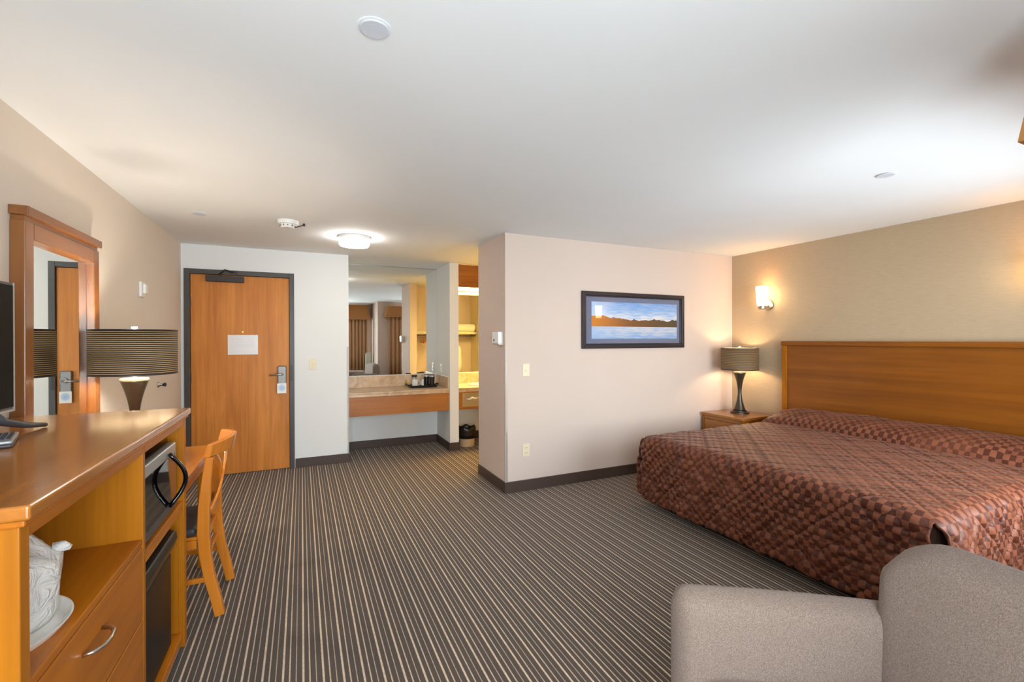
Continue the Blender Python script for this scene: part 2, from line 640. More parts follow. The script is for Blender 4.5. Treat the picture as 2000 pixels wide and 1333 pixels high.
def struct(o):
    o['kind'] = 'structure'
    return o


def thing(name, label, cat, loc=(0, 0, 0), rotz=0.0, group=None):
    """Empty at the thing's base; with rotz=0 parts are given in world coordinates, else in local ones"""
    o = bpy.data.objects.new(name, None)
    o.empty_display_size = 0.1
    COL.objects.link(o)
    o.location = loc
    o.rotation_euler = (0, 0, rotz)
    if rotz == 0.0:
        o['_base'] = [loc[0], loc[1], loc[2]]
    if label:
        tag(o, label, cat, group)
    return o


def dup(root, loc, rotz=None, label=None, group=None):
    r = root.copy()
    COL.objects.link(r)
    r.location = loc
    if rotz is not None:
        r.rotation_euler = (0, 0, rotz)
    if label:
        r['label'] = label
    if group:
        r['group'] = group
    for ch in list(root.children):
        c_ = ch.copy()
        COL.objects.link(c_)
        c_.parent = r
        for g in list(ch.children):
            d_ = g.copy()
            COL.objects.link(d_)
            d_.parent = c_
    return r


# ------------------------------------------------------------------ room dimensions (metres, camera at origin)
H = 2.44
XL, XR = -1.124, 4.737          # left wall, headboard wall
YD, YV = 5.67, 6.29             # door wall, vanity recess wall
XDE = 0.504                     # end of door wall
XC, YP, YCB = 1.7255, 3.876, 4.583   # projecting closet corner, picture wall, closet front
XPA, XPB = 1.74, 1.86           # partition between vanity and wash area
YW1, YW2 = -0.75, 0.35          # window walls: alcove behind the camera, bed window
XJ = 1.80                       # jog between the two window walls
XBR = 3.40                      # right wall of wash area
T = 0.12

# ------------------------------------------------------------------ the shell
struct(MB().box(XL - T, XR + T, YW1 - T, YV + T, -0.10, 0.0).obj('floor', M['carpet']))
struct(MB().box(XL - T, XR + T, YW1 - T, YV + T, H, H + 0.12).obj('ceiling', M['ceiling']))
struct(MB().box(XL - T, XL, YW1 - T, YV + T, 0, H).obj('wall_left', M['wall_l']))
struct(MB().box(XR, XR + T, YW2 - T, YP + T, 0, H).obj('wall_right', M['wallpaper']))
# door wall with the opening for the entrance door
DX0, DX1, DZ = -1.048, -0.122, 2.136
w = MB()
w.box(XL, DX0 - 0.012, YD, YD + T, 0, H)
w.box(DX1 + 0.012, XDE, YD, YD + T, 0, H)
w.box(DX0 - 0.012, DX1 + 0.012, YD, YD + T, DZ + 0.012, H)
struct(w.obj('wall_back', M['wall_cool_lit']))
struct(MB().box(XDE - T, XDE, YD + T, YV, 0, H).obj('wall_recess', M['wall_cool_lit']))
struct(MB().box(XDE - T, XBR + T, YV, YV + T, 0, H).obj('wall_vanity', M['wall_cool_lit']))
struct(MB().box(XPA, XPB, YD, YV, 0, H).obj('wall_partition', M['wall_cool_lit'], bevel=0.004))
struct(MB().box(XC, XR, YP, YP + T, 0, H).obj('wall_picture', M['wall'], bevel=0.003))
struct(MB().box(XC, XC + T, YP + T, YCB, 0, H).obj('wall_closet_end', M['wall']))
struct(MB().box(XBR, XBR + T, YP + T, YV, 0, H).obj('wall_wash', M['closet_wall']))
struct(MB().box(3.06, XBR, YP + T, YCB, 0, H).obj('wall_closet_side', M['closet_wall']))
# hallway beyond the door so that nothing shines around it
struct(MB().box(XL, XDE - T, YV, YV + T, 0, H).obj('wall_corridor', M['wall_cool_lit']))


# window walls behind the camera
def window_wall(name, x0, x1, y, wx0, wx1, wz0, wz1):
    w_ = MB()
    w_.box(x0, wx0, y - T, y, 0, H)
    w_.box(wx1, x1, y - T, y, 0, H)
    w_.box(wx0, wx1, y - T, y, 0, wz0)
    w_.box(wx0, wx1, y - T, y, wz1, H)
    struct(w_.obj(name, M['wall']))


window_wall('wall_front_alcove', XL, XJ, YW1, -0.90, 1.55, 0.55, 2.28)
window_wall('wall_front_bed', XJ + T, XR, YW2, 2.30, 4.45, 0.55, 2.28)
struct(MB().box(XJ, XJ + T, YW1 - T, YW2, 0, H).obj('wall_jog', M['wall']))


def window(name, x0, x1, y, z0, z1, n):
    r = thing(name, None, None, ((x0 + x1) / 2, y - 0.06, z0))
    struct(r)
    f = MB()
    b = 0.05
    f.box(x0, x1, y - 0.09, y - 0.03, z0, z0 + b)
    f.box(x0, x1, y - 0.09, y - 0.03, z1 - b, z1)
    f.box(x0, x0 + b, y - 0.09, y - 0.03, z0 + b, z1 - b)
    f.box(x1 - b, x1, y - 0.09, y - 0.03, z0 + b, z1 - b)
    f.obj('window_frame', M['white'], r)
    w_ = (x1 - x0 - 2 * b) / n
    for i in range(n):
        a = x0 + b + i * w_
        if i:
            MB().box(a - 0.02, a + 0.02, y - 0.085, y - 0.035, z0 + b, z1 - b).obj('mullion', M['white'], r)
        MB().box(a + (0.02 if i else 0), a + w_ - (0.02 if i < n - 1 else 0), y - 0.063, y - 0.057, z0 + b, z1 - b).obj('pane', M['glass'], r)
    MB().box(x0 - 0.03, x1 + 0.03, y + 0.001, y + 0.06, z0 - 0.03, z0 - 0.002).obj('window_sill', M['white'], r, bevel=0.004)


window('window_1', -0.90, 1.55, YW1, 0.55, 2.28, 2)
window('window_2', 2.30, 4.45, YW2, 0.55, 2.28, 2)

# baseboards
BH, BT = 0.105, 0.012


def baseboard(name, *boxes):
    b = MB()
    for bx in boxes:
        b.box(*bx)
    struct(b.obj(name, M['base'], bevel=0.003))


baseboard('baseboard_left', (XL, XL + BT, YW1, YD, 0, BH))
baseboard('baseboard_back', (DX1 + 0.055, XDE + BT, YD - BT, YD, 0, BH), (XDE, XDE + BT, YD, YV - BT, 0, BH))
baseboard('baseboard_vanity', (XDE + BT, XPA - BT, YV - BT, YV, 0, BH))
baseboard('baseboard_partition', (XPA - BT, XPA, YD - BT, YV, 0, BH), (XPA, XPB + BT, YD - BT, YD, 0, BH), (XPB, XPB + BT, YD, YV, 0, BH))
baseboard('baseboard_wash', (XPB + BT, XBR, YV - BT, YV, 0, BH))
baseboard('baseboard_closet_end', (XC - BT, XC, YP - BT, YCB, 0, BH))
baseboard('baseboard_picture', (XC, XR - BT, YP - BT, YP, 0, BH))
baseboard('baseboard_right', (XR - BT, XR, YW2, YP, 0, BH))
baseboard('baseboard_front', (XL + BT, XJ - BT, YW1, YW1 + BT, 0, BH), (XJ - BT, XJ, YW1, YW2 + BT, 0, BH), (XJ, XR - BT, YW2, YW2 + BT, 0, BH))


# clear corner guards
def guard(name, x, y, sx, sy, z0, z1):
    g = MB()
    g.box(min(x, x + sx * 0.022), max(x, x + sx * 0.022), min(y, y - sy * 0.002), max(y, y - sy * 0.002), z0, z1)
    g.box(min(x, x - sx * 0.002), max(x, x - sx * 0.002), min(y - sy * 0.002, y + sy * 0.022), max(y - sy * 0.002, y + sy * 0.022), z0, z1)
    struct(g.obj(name, M['guard']))


guard('trim_1', XC, YP, 1, 1, BH + 0.002, 1.36)
guard('trim_2', XDE, YD, -1, 1, BH + 0.002, 1.36)

# ------------------------------------------------------------------ entrance door
d = thing('door_1', None, None, (-0.585, YD, 0))
struct(d)
slab = MB().box(DX0 + 0.003, DX1 - 0.003, YD + 0.012, YD + 0.056, 0.008, DZ - 0.003).obj('door_slab', M['oak_door'], d, bevel=0.002)
fr = MB()
fr.box(DX0 - 0.05, DX0, YD - 0.014, YD + 0.0, 0, DZ + 0.05)
fr.box(DX1, DX1 + 0.048, YD - 0.014, YD + 0.0, 0, DZ + 0.05)
fr.box(DX0, DX1, YD - 0.014, YD + 0.0, DZ, DZ + 0.05)
fr.box(DX0 - 0.012, DX0, YD, YD + T, 0, DZ)
fr.box(DX1, DX1 + 0.012, YD, YD + T, 0, DZ)
fr.box(DX0 - 0.012, DX1 + 0.012, YD, YD + T, DZ, DZ + 0.012)
fr.obj('door_frame', M['frame_dark'], d, bevel=0.002)
for z in (0.25, 1.05, 1.84):
    MB().lathe([(0.007, z - 0.05), (0.007, z + 0.05)], (DX0 + 0.002, YD - 0.004, 0), 10).obj('hinge', M['closer'], d)
cl = MB().box(-0.905, -0.560, YD - 0.045, YD + 0.012, 2.058, 2.120).obj('door_closer', M['closer'], d, bevel=0.004)
a = MB()
a.tube([(-0.78, YD - 0.03, 2.12), (-0.78, YD - 0.03, 2.145)], 0.012)
a.tube([(-0.78, YD - 0.03, 2.142), (-0.72, YD - 0.16, 2.165)], 0.009)
a.tube([(-0.72, YD - 0.16, 2.168), (-0.66, YD - 0.02, 2.168)], 0.008)
a.box(-0.70, -0.62, YD - 0.022, YD - 0.0142, 2.150, 2.180)
a.obj('closer_arm', M['closer'], cl)
# electronic lock
lk = MB()
lk.box(-0.243, -0.155, YD - 0.030, YD + 0.012, 0.935, 1.155)
lk.obj('lock_case', M['lock_steel'], d, bevel=0.010, seg=3)
MB().lathe([(0.030, YD - 0.044), (0.030, YD - 0.0305)], (-0.19, 0, 1.063), 20, 'y').obj('lever_rose', M['lock_steel'], d, smooth=False)
MB().tube([(-0.19, YD - 0.046, 1.063), (-0.19, YD - 0.072, 1.063), (-0.215, YD - 0.080, 1.062), (-0.32, YD - 0.078, 1.058)], 0.010, 10).obj('lever_handle', M['steel'], d, smooth=True)
MB().box(DX1 + 0.006, DX1 + 0.030, YD - 0.017, YD - 0.0142, 0.98, 1.16).obj('strike_plate', M['closer'], d)
MB().lathe([(0.011, YD - 0.006), (0.013, YD + 0.010)], (-0.575, 0, 1.53), 14, 'y').obj('peephole', M['gold'], d)

tag(MB().box(-0.716, -0.433, YD + 0.0095, YD + 0.0115, 1.285, 1.498).obj('posted_notice', M['paper']),
    'white landscape sheet posted on the wooden entrance door', 'notice')
tag(MB().box(-0.246, -0.156, YD - 0.034, YD - 0.0315, 0.852, 0.962).obj('door_hanger', M['card']),
    'small white and blue hanger card below the entrance door lever', 'door hanger')


# ------------------------------------------------------------------ wall plates
def plate(name, label, cat, x, y, z, face, kind, group=None):
    """face '-y' or '-x': the direction it looks"""
    r = thing(name, label, cat, (x, y, z - 0.06), 0.0, group)

    def B(u0, u1, d0, d1, z0, z1):
        if face == '-y':
            return (x + u0, x + u1, y - d1, y - d0, z + z0, z + z1)
        return (x - d1, x - d0, y + u0, y + u1, z + z0, z + z1)
    MB().box(*B(-0.037, 0.037, 0.0, 0.006, -0.06, 0.06)).obj('cover_plate', M['almond'], r, bevel=0.003)
    if kind == 'switch':
        MB().box(*B(-0.006, 0.006, 0.006, 0.018, -0.004, 0.014)).obj('toggle', M['almond'], r, bevel=0.002)
    elif kind == 'jack':
        q_ = B(-0.006, 0.006, 0.006, 0.014, -0.006, 0.006)
        MB().box(*q_).obj('jack', M['steel'], r, bevel=0.003)
    elif kind == 'outlet':
        for s in (-1, 1):
            MB().box(*B(-0.017, 0.017, 0.006, 0.009, s * 0.024 - 0.014, s * 0.024 + 0.014)).obj('socket', M['almond'], r, bevel=0.004)
            for k in (-1, 1):
                MB().box(*B(k * 0.007 - 0.0015, k * 0.007 + 0.0015, 0.009, 0.0095, s * 0.024 - 0.004, s * 0.024 + 0.006)).obj('slot', M['grey_trim'], r)
    return r


plate('light_switch', 'almond light switch beside the dark entrance door frame', 'switch', 0.116, YD, 1.162, '-y', 'switch')
plate('wall_jack', 'almond jack plate on the picture wall near the corner', 'wall plate', 1.94, YP, 1.150, '-y', 'jack')
plate('power_outlet', 'almond double outlet low on the picture wall', 'outlet', 1.938, YP, 0.386, '-y', 'outlet')
plate('power_outlet', 'almond outlet on the partition above the coffee counter', 'outlet', XPA, 6.07, 1.05, '-x', 'outlet')

# thermostat on the closet end wall
r = thing('thermostat', 'white box thermostat on the closet end wall', 'thermostat', (XC, 4.0, 1.40))
MB().box(XC - 0.052, XC, 3.925, 4.075, 1.405, 1.515).obj('case', M['white'], r, bevel=0.006)
MB().prism([(XC - 0.052, 1.405), (XC - 0.0, 1.405), (XC - 0.0, 1.392), (XC - 0.035, 1.392)], 'y', 3.93, 4.07).obj('lower_lip', M['white'], r)
for k in range(3):
    MB().box(XC - 0.0535, XC - 0.0522, 4.01 + 0.012 * k, 4.016 + 0.012 * k, 1.425, 1.445).obj('slot', M['grey_trim'], r)

# fire alarm strobe on the left wall
r = thing('alarm_strobe', 'small white alarm device high on the left wall', 'alarm', (XL, 4.38, 1.77))
MB().box(XL, XL + 0.018, 4.33, 4.43, 1.775, 1.892).obj('back_box', M['white'], r, bevel=0.006)
MB().box(XL + 0.018, XL + 0.040, 4.35, 4.41, 1.80, 1.875).obj('lens', M['white'], r, bevel=0.008)
# wall bumper for the door
r = thing('door_bumper', 'round metal door bumper on the left wall below lamp shade height', 'door stop', (XL, 4.83, 1.03))
MB().lathe([(0.024, XL), (0.022, XL + 0.008), (0.012, XL + 0.014), (0.011, XL + 0.042)], (0, 4.83, 1.058), 20, 'x').obj('base', M['nickel'], r, smooth=True)
MB().lathe([(0.017, XL + 0.0421), (0.017, XL + 0.056), (0.010, XL + 0.060)], (0, 4.83, 1.058), 20, 'x').obj('tip', M['grey_trim'], r, smooth=True)

# ------------------------------------------------------------------ ceiling fittings
for (x, y, lab) in ((0.215, 1.506, 'round white sprinkler cover on the ceiling nearest the camera'),
                    (3.229, 1.555, 'round white sprinkler cover on the ceiling above the bed'),
                    (-0.727, 4.279, 'round white sprinkler cover on the ceiling near the entrance door')):
    r = thing('sprinkler_cover', lab, 'sprinkler cover', (x, y, H - 0.02), 0.0, 'ceiling sprinkler covers')
    MB().lathe([(0.052, H - 0.002), (0.052, H)], (x, y, 0), 36).obj('collar', M['ceiling'], r)
    MB().lathe([(0.043, H - 0.0085), (0.0455, H - 0.007), (0.0455, H - 0.0045)], (x, y, 0), 36).obj('disc', M['disc_grey'], r)
    MB().lathe([(0.02, H - 0.0045), (0.02, H - 0.002)], (x, y, 0), 12).obj('stem', M['steel'], r)

r = thing('smoke_detector', 'white round smoke detector on the hall ceiling', 'smoke detector', (-0.10, 4.25, H - 0.065))
MB().lathe([(0.052, H - 0.062), (0.058, H - 0.052), (0.066, H - 0.034), (0.080, H - 0.030), (0.084, H - 0.012), (0.084, H)], (-0.10, 4.25, 0), 36).obj('housing', M['white'], r)
for k in range(12):
    an = 2 * PI * k / 12
    MB().box(-0.003, 0.003, 0.0615, 0.065, H - 0.050, H - 0.038, Matrix.Translation((-0.10, 4.25, 0)) @ Matrix.Rotation(an, 4, 'Z')).obj('vent_slot', M['grey_trim'], r)
MB().tube([(-0.055, 4.235, H - 0.055), (-0.02, 4.215, H - 0.048), (0.02, 4.21, H - 0.03)], 0.004, 6).obj('test_lever', M['closer'], r)
MB().lathe([(0.010, H - 0.04), (0.010, H - 0.02)], (0.022, 4.21, 0), 10).obj('lever_tip', M['closer'], r)

r = thing('ceiling_light', 'lit white drum light on the hall ceiling', 'ceiling light', (0.467, 4.64, H - 0.10))
MB().lathe([(0.150, H - 0.030), (0.150, H)], (0.467, 4.64, 0), 40).obj('base_ring', M['white'], r, smooth=False)
MB().lathe([(0.10, H - 0.094), (0.132, H - 0.088), (0.140, H - 0.075), (0.140, H - 0.0302)], (0.467, 4.64, 0), 40).obj('lens', M['hall_lens'], r, smooth=False)

# ------------------------------------------------------------------ framed picture
r = thing('framed_picture', 'wide dark-framed lake panorama on the cream wall', 'picture', (3.25, YP, 1.345))
px0, px1, pz0, pz1 = 2.565, 3.934, 1.345, 1.931


def frame_rail(name, mat, x0, x1, z0, z1, w_, d0, d1, bev=0.004):
    y0, y1 = YP - d1, YP - d0
    MB().prism([(x0, z1), (x1, z1), (x1 - w_, z1 - w_), (x0 + w_, z1 - w_)], 'y', y0, y1).obj(name, mat, r, bevel=bev)
    MB().prism([(x0, z0), (x0 + w_, z0 + w_), (x1 - w_, z0 + w_), (x1, z0)], 'y', y0, y1).obj(name, mat, r, bevel=bev)
    MB().prism([(x0, z0), (x0, z1), (x0 + w_, z1 - w_), (x0 + w_, z0 + w_)], 'y', y0, y1).obj(name, mat, r, bevel=bev)
    MB().prism([(x1, z0), (x1 - w_, z0 + w_), (x1 - w_, z1 - w_), (x1, z1)], 'y', y0, y1).obj(name, mat, r, bevel=bev)


frame_rail('frame_rail', M['pic_frame'], px0, px1, pz0, pz1, 0.040, 0.0, 0.030)
frame_rail('inner_bead', M['pic_frame'], px0 + 0.040, px1 - 0.040, pz0 + 0.040, pz1 - 0.040, 0.012, 0.004, 0.018, 0.003)
MB().box(px0 + 0.042, px1 - 0.042, YP - 0.0035, YP, pz0 + 0.042, pz1 - 0.042).obj('mat_board', M['mat_board'], r)
MB().box(2.690, 3.842, YP - 0.0045, YP - 0.0036, 1.448, 1.829).obj('print', M['print'], r)
MB().box(px0 + 0.052, px1 - 0.052, YP - 0.0085, YP - 0.007, pz0 + 0.052, pz1 - 0.052).obj('glazing', M['pic_glass'], r)


# ------------------------------------------------------------------ wall sconces
def sconce(y, label):
    s = thing('wall_sconce', label, 'sconce', (XR, y, 1.77), 0.0, 'sconces on the headboard wall')
    MB().lathe([(0.055, XR - 0.022), (0.060, XR - 0.016), (0.060, XR)], (0, y, 1.82), 28, 'x').obj('back_plate', M['nickel'], s)
    MB().tube([(XR - 0.022, y, 1.815), (XR - 0.06, y, 1.795), (XR - 0.11, y, 1.785)], 0.012, 12).obj('arm', M['nickel'], s, smooth=True)
    MB().lathe([(0.020, 1.765), (0.042, 1.775), (0.045, 1.800), (0.050, 1.806)], (XR - 0.115, y, 0), 28).obj('cup', M['nickel'], s)
    MB().lathe([(0.046, 1.8065), (0.052, 1.86), (0.058, 1.95), (0.062, 2.02), (0.058, 2.02), (0.054, 1.95), (0.047, 1.86), (0.040, 1.812)],
               (XR - 0.115, y, 0), 28, cap=False).obj('glass_shade', M['sconce_glass'], s, smooth=True)
    return s


sconce(3.40, 'lit glass wall sconce beside the bed above the nightstand lamp')
sconce(1.29, 'lit glass wall sconce at the window end of the headboard')

# ------------------------------------------------------------------ headboard, bed, bedspread
r = thing('headboard', 'wide honey wood headboard mounted behind the bed', 'headboard', (XR, 2.1, 0.35))
hx = XR - 0.05
MB().box(hx + 0.012, XR - 0.002, 1.02, 3.19, 0.35, 1.37).obj('panel', M['headboard'], r)
MB().box(hx - 0.012, XR - 0.002, 0.99, 3.22, 1.37, 1.415).obj('top_cap', M['headboard'], r, bevel=0.006)
for (a0, a1) in ((0.995, 1.045), (3.165, 3.215)):
    MB().prism([(hx - 0.004, a0), (XR - 0.002, a0), (XR - 0.002, a1), (hx - 0.004, a1)], 'z', 0.35, 1.369).obj('side_stile', M['cherry_z'], r, bevel=0.005)

r = thing('bed', 'king bed on a dark base beneath the brown spread', 'bed', (3.65, 2.1, 0))
BX0, BX1, BY0, BY1 = 2.69, 4.665, 1.10, 3.09
MB().box(BX0 + 0.10, BX1, BY0 + 0.06, BY1 - 0.06, 0.0, 0.09).obj('bed_base', M['box_spring'], r)
MB().box(BX0 + 0.03, BX1, BY0 + 0.02, BY1 - 0.02, 0.09, 0.32).obj('box_spring', M['box_spring'], r, bevel=0.03)
MB().box(BX0 + 0.02, BX1, BY0 + 0.01, BY1 - 0.01, 0.321, 0.575).obj('mattress', M['mattress'], r, bevel=0.05, seg=4)
for k, yy in enumerate((1.62, 2.58)):
    MB().box(4.22, 4.64, yy - 0.42, yy + 0.42, 0.5755, 0.655).obj('pillow_core', M['linen'], r, bevel=0.036, seg=4)


def build_quilt():
    L = BX1 - BX0 + 0.02           # along the bed
    W = BY1 - BY0 + 0.02
    drop = 0.50
    R = 0.07
    step = 0.0105
    ns = int((L + drop) / step)
    nt = int((W + 2 * drop) / step)
    ztop = 0.612
    xh = BX1                        # head end

    def fold(d_, zt, bulge):
        """distance past the edge -> (outward, height)"""
        arc = R * PI / 2
        if d_ <= 0:
            return 0.0, zt
        if d_ < arc:
            a_ = d_ / R
            return R * math.sin(a_), zt - R * (1 - math.cos(a_))
        q_ = d_ - arc
        u_ = q_ / (drop - arc)
        return R + bulge * math.sin(u_ * PI * 0.6) * 0.6 - 0.015 * u_, zt - R - q_

    verts, uvs, idx = [], [], {}
    Ls, Wt = L - R, W - 2 * R       # flat lengths
    for i in range(ns + 1):
        s = (L + drop) * i / ns
        for j in range(nt + 1):
            tt = -drop - 0 + (W + 2 * drop) * j / nt
            ds = s - Ls
            d1 = R - tt             # near side (low y)
            d2 = tt - (W - R)
            if ds > 0.04 and max(d1, d2) > 0.04 and min(ds, max(d1, d2)) > 0.055:
                continue            # split corner
            u = s
            w_ = tt
            # quilting diamonds
            a_ = (u + w_) / 0.165
            b_ = (u - w_) / 0.165
            fa = abs((a_ % 1.0) - 0.5) * 2
            fb = abs((b_ % 1.0) - 0.5) * 2
            puff = 0.010 * (min(1, (1 - fa) * 3.2) ** 0.6) * (min(1, (1 - fb) * 3.2) ** 0.6)
            n1 = noise.noise(Vector((u * 2.2, w_ * 2.2, 0.3)))
            n2 = noise.noise(Vector((u * 7.0, w_ * 14.0, 4.3)))
            n3 = noise.noise(Vector((u * 36.0, w_ * 9.0, 9.1))) + 0.5 * noise.noise(Vector((u * 12.0 + w_ * 5, w_ * 7.0, 2.1)))
            h = puff + n1 * 0.006 + n2 * 0.0035
            z = ztop
            # pillows under the head end, with the cloth tucked in front of them
            if s < 0.47:
                q_ = (s - 0.16) / 0.31
                hump = 0.125 * math.sqrt(max(0.0, 1 - q_ * q_)) if s > 0.16 else 0.125 * (1 - 0.25 * ((0.16 - s) / 0.16) ** 2)
                edge = min(1.0, max(0.0, min(tt, W - tt) / 0.16))
                z += hump * (0.25 + 0.75 * math.sin(edge * PI / 2)) + 0.008 * n1
            tuck = math.exp(-((s - 0.485) / 0.016) ** 2)
            z -= 0.022 * tuck
            z -= 0.012 * max(0.0, (s - L * 0.5) / L)
            sag = 0.018 * (abs((tt - W / 2) / (W / 2)) ** 3)
            if 0 <= tt <= W:
                z -= sag
            else:
                z -= 0.018
            dside = max(d1, d2)
            x = xh - min(s, Ls)
            y = BY0 - 0.01 + max(R, min(W - R, tt))
            nx, ny, nzv = 0.0, 0.0, 1.0
            if ds > 0 and ds >= dside:
                o_, z = fold(ds, z, 0.035)
                x -= o_
                k_ = min(1, ds / (R * PI / 2))
                nx, nzv = -math.sin(k_ * PI / 2), math.cos(k_ * PI / 2)
                h += puff * 0.9 * k_ + 0.021 * k_ * n3 + 0.016 * k_ * noise.noise(Vector((w_ * 5, u * 1.5, 2)))
                if dside > 0:
                    sg = -1 if d1 > d2 else 1
                    y += sg * min(dside, 0.06)
                    x += dside * 0.25
            elif dside > 0:
                sg = -1 if d1 > d2 else 1
                o_, z = fold(dside, z, 0.05)
                y += sg * o_
                k_ = min(1, dside / (R * PI / 2))
                ny, nzv = sg * math.sin(k_ * PI / 2), math.cos(k_ * PI / 2)
                h += puff * 0.9 * k_ + 0.008 * k_ * n3 + 0.014 * k_ * noise.noise(Vector((u * 5, w_ * 1.5, 5)))
                if ds > 0:
                    x -= min(ds, 0.06)
                    y += sg * 0.05 * min(1, dside / 0.3) * min(1, ds / 0.06)
                elif s > L - 0.3:
                    y += sg * 0.05 * min(1, dside / 0.3) * ((s - L + 0.3) / 0.3)
            idx[(i, j)] = len(verts)
            verts.append((x + nx * h, y + ny * h, max(z + nzv * h, 0.085)))
            uvs.append((u, w_))
    faces = []
    for i in range(ns):
        for j in range(nt):
            k = [(i, j), (i + 1, j), (i + 1, j + 1), (i, j + 1)]
            if all(q_ in idx for q_ in k):
                faces.append([idx[q_] for q_ in k])
    me = bpy.data.meshes.new('bedspread')
    me.from_pydata(verts, [], faces)
    uvl = me.uv_layers.new(name='cloth')
    for lp in me.loops:
        uvl.data[lp.index].uv = uvs[lp.vertex_index]
    o = mesh_obj('bedspread', me, M['quilt'], None, 0, True)
    md = o.modifiers.new('thickness', 'SOLIDIFY')
    md.thickness = 0.012
    md.offset = -1
    return o


tag(build_quilt(), 'brown checked quilted satin bedspread covering the bed', 'bedspread')

# ------------------------------------------------------------------ nightstand
r = thing('nightstand', 'honey wood nightstand between the bed and the picture wall', 'nightstand', (4.46, 3.575, 0))
nx0, nx1, ny0, ny1 = 4.20, XR - 0.02, 3.315, 3.835
MB().box(nx0 - 0.012, nx1, ny0 - 0.01, ny1 + 0.01, 0.572, 0.602).obj('top', M['night'], r, bevel=0.005)
MB().box(nx0 + 0.02, nx1, ny0 + 0.02, ny1 - 0.02, 0.09, 0.571).obj('body', M['night'], r)
MB().box(nx0, nx1, ny0, ny0 + 0.0199, 0.0, 0.5715).obj('side_panel', M['cherry_z'], r, bevel=0.003)
MB().box(nx0, nx1, ny1 - 0.0199, ny1, 0.0, 0.5715).obj('side_panel', M['cherry_z'], r, bevel=0.003)
MB().box(nx0 + 0.004, nx0 + 0.0199, ny0 + 0.022, ny1 - 0.022, 0.535, 0.570).obj('apron', M['night'], r)
for (z0, z1) in ((0.325, 0.53), (0.11, 0.318)):
    dr = MB().box(nx0 + 0.002, nx0 + 0.0199, ny0 + 0.025, ny1 - 0.025, z0, z1).obj('drawer', M['night'], r, bevel=0.003)
    zc_ = (z0 + z1) / 2
    MB().tube([(nx0 + 0.001, 3.525, zc_), (nx0 - 0.022, 3.535, zc_), (nx0 - 0.026, 3.575, zc_), (nx0 - 0.022, 3.615, zc_), (nx0 + 0.001, 3.625, zc_)], 0.005, 8).obj('handle', M['nickel'], dr, smooth=True)


# ------------------------------------------------------------------ table lamps
def table_lamp(loc, label, bulb='bulb'):
    x, y, z = loc
    l_ = thing('table_lamp', label, 'lamp', loc, 0.0, 'matching hourglass table lamps')
    MB().lathe([(0.098, z + 0.001), (0.098, z + 0.016), (0.092, z + 0.018), (0.072, z + 0.020), (0.072, z + 0.034)], (x, y, 0), 40).obj('foot', M['lamp_metal'], l_)
    prof = []
    for k in range(25):
        u = k / 24
        zz = 0.034 + u * 0.43
        rr = 0.020 + 0.047 * abs((u - 0.46) / 0.54) ** 1.9 if u > 0.46 else 0.020 + 0.042 * abs((0.46 - u) / 0.46) ** 1.7
        prof.append((rr, z + zz))
    MB().lathe(prof, (x, y, 0), 40).obj('stem', M['lamp_metal'], l_, smooth=True)
    MB().lathe([(0.066, z + 0.4645), (0.060, z + 0.470), (0.014, z + 0.474), (0.014, z + 0.53)], (x, y, 0), 30).obj('neck', M['nickel'], l_)
    z0, z1, R = z + 0.490, z + 0.738, 0.194
    sh = MB().lathe([(R, z0), (R, z1), (R - 0.002, z1), (R - 0.002, z0)], (x, y, 0), 64, cap=False)
    shade = sh.obj('lamp_shade', M['shade'], l_, smooth=False)
    for p_ in shade.data.polygons:
        p_.use_smooth = abs(p_.normal.z) < 0.5
    MB().lathe([(R - 0.003, z0 + 0.002), (R - 0.003, z1 - 0.002)], (x, y, 0), 64, cap=False).obj('shade_lining', M['shade_in'], shade, smooth=True)
    for zz in (z0, z1 - 0.005):
        MB().lathe([(R + 0.0015, zz), (R + 0.0015, zz + 0.005), (R - 0.0028, zz + 0.005), (R - 0.0028, zz), (R + 0.0015, zz)], (x, y, 0), 64, cap=False).obj('shade_rim', M['brown_dark'], shade)
    sp = MB()
    for k in range(3):
        an = 2 * PI * k / 3 + 0.3
        sp.tube([(x, y, z1 - 0.012), (x + (R - 0.004) * math.cos(an), y + (R - 0.004) * math.sin(an), z1 - 0.012)], 0.002, 6)
    sp.obj('spider', M['nickel'], shade)
    MB().lathe([(0.006, z1 - 0.010), (0.006, z1 + 0.004), (0.013, z1 + 0.006), (0.015, z1 + 0.016), (0.006, z1 + 0.020)], (x, y, 0), 16).obj('finial', M['white'], l_)
    MB().sphere((x, y, z + 0.585), 0.032, 1, 1, 1.25, 16, 10).obj('bulb', M[bulb], l_, smooth=True)
    MB().lathe([(0.016, z + 0.5305), (0.016, z + 0.548)], (x, y, 0), 14).obj('socket', M['nickel'], l_)
    return l_


table_lamp((4.50, 3.585, 0.602), 'lit table lamp with brown drum shade on the nightstand')

# ------------------------------------------------------------------ television cabinet along the left wall
TX = -0.505                       # front plane
CB = XL + 0.018                   # back
CY0, CY1, CYD = 1.213, 2.625, 1.995
ZT = 1.118
cab = thing('television_cabinet', 'long honey wood cabinet with open shelf, drawers and appliance bay', 'cabinet', (-0.81, 1.92, 0))
MB().box(CB, TX + 0.022, CY0 - 0.012, CY1 + 0.004, ZT - 0.030, ZT).obj('top', M['cab_top'], cab, bevel=0.006, seg=3)
MB().box(CB, TX + 0.012, CY0 - 0.006, CY1 + 0.002, ZT - 0.044, ZT - 0.0301).obj('top_moulding', M['cherry_y'], cab, bevel=0.004)
MB().box(CB, TX + 0.002, CY0, CY0 + 0.038, 0.0, ZT - 0.0441).obj('side_panel', M['cherry_z'], cab, bevel=0.003)
MB().box(CB, TX + 0.002, CY1 - 0.045, CY1, 0.0, ZT - 0.0441).obj('side_panel', M['cherry_z'], cab, bevel=0.003)
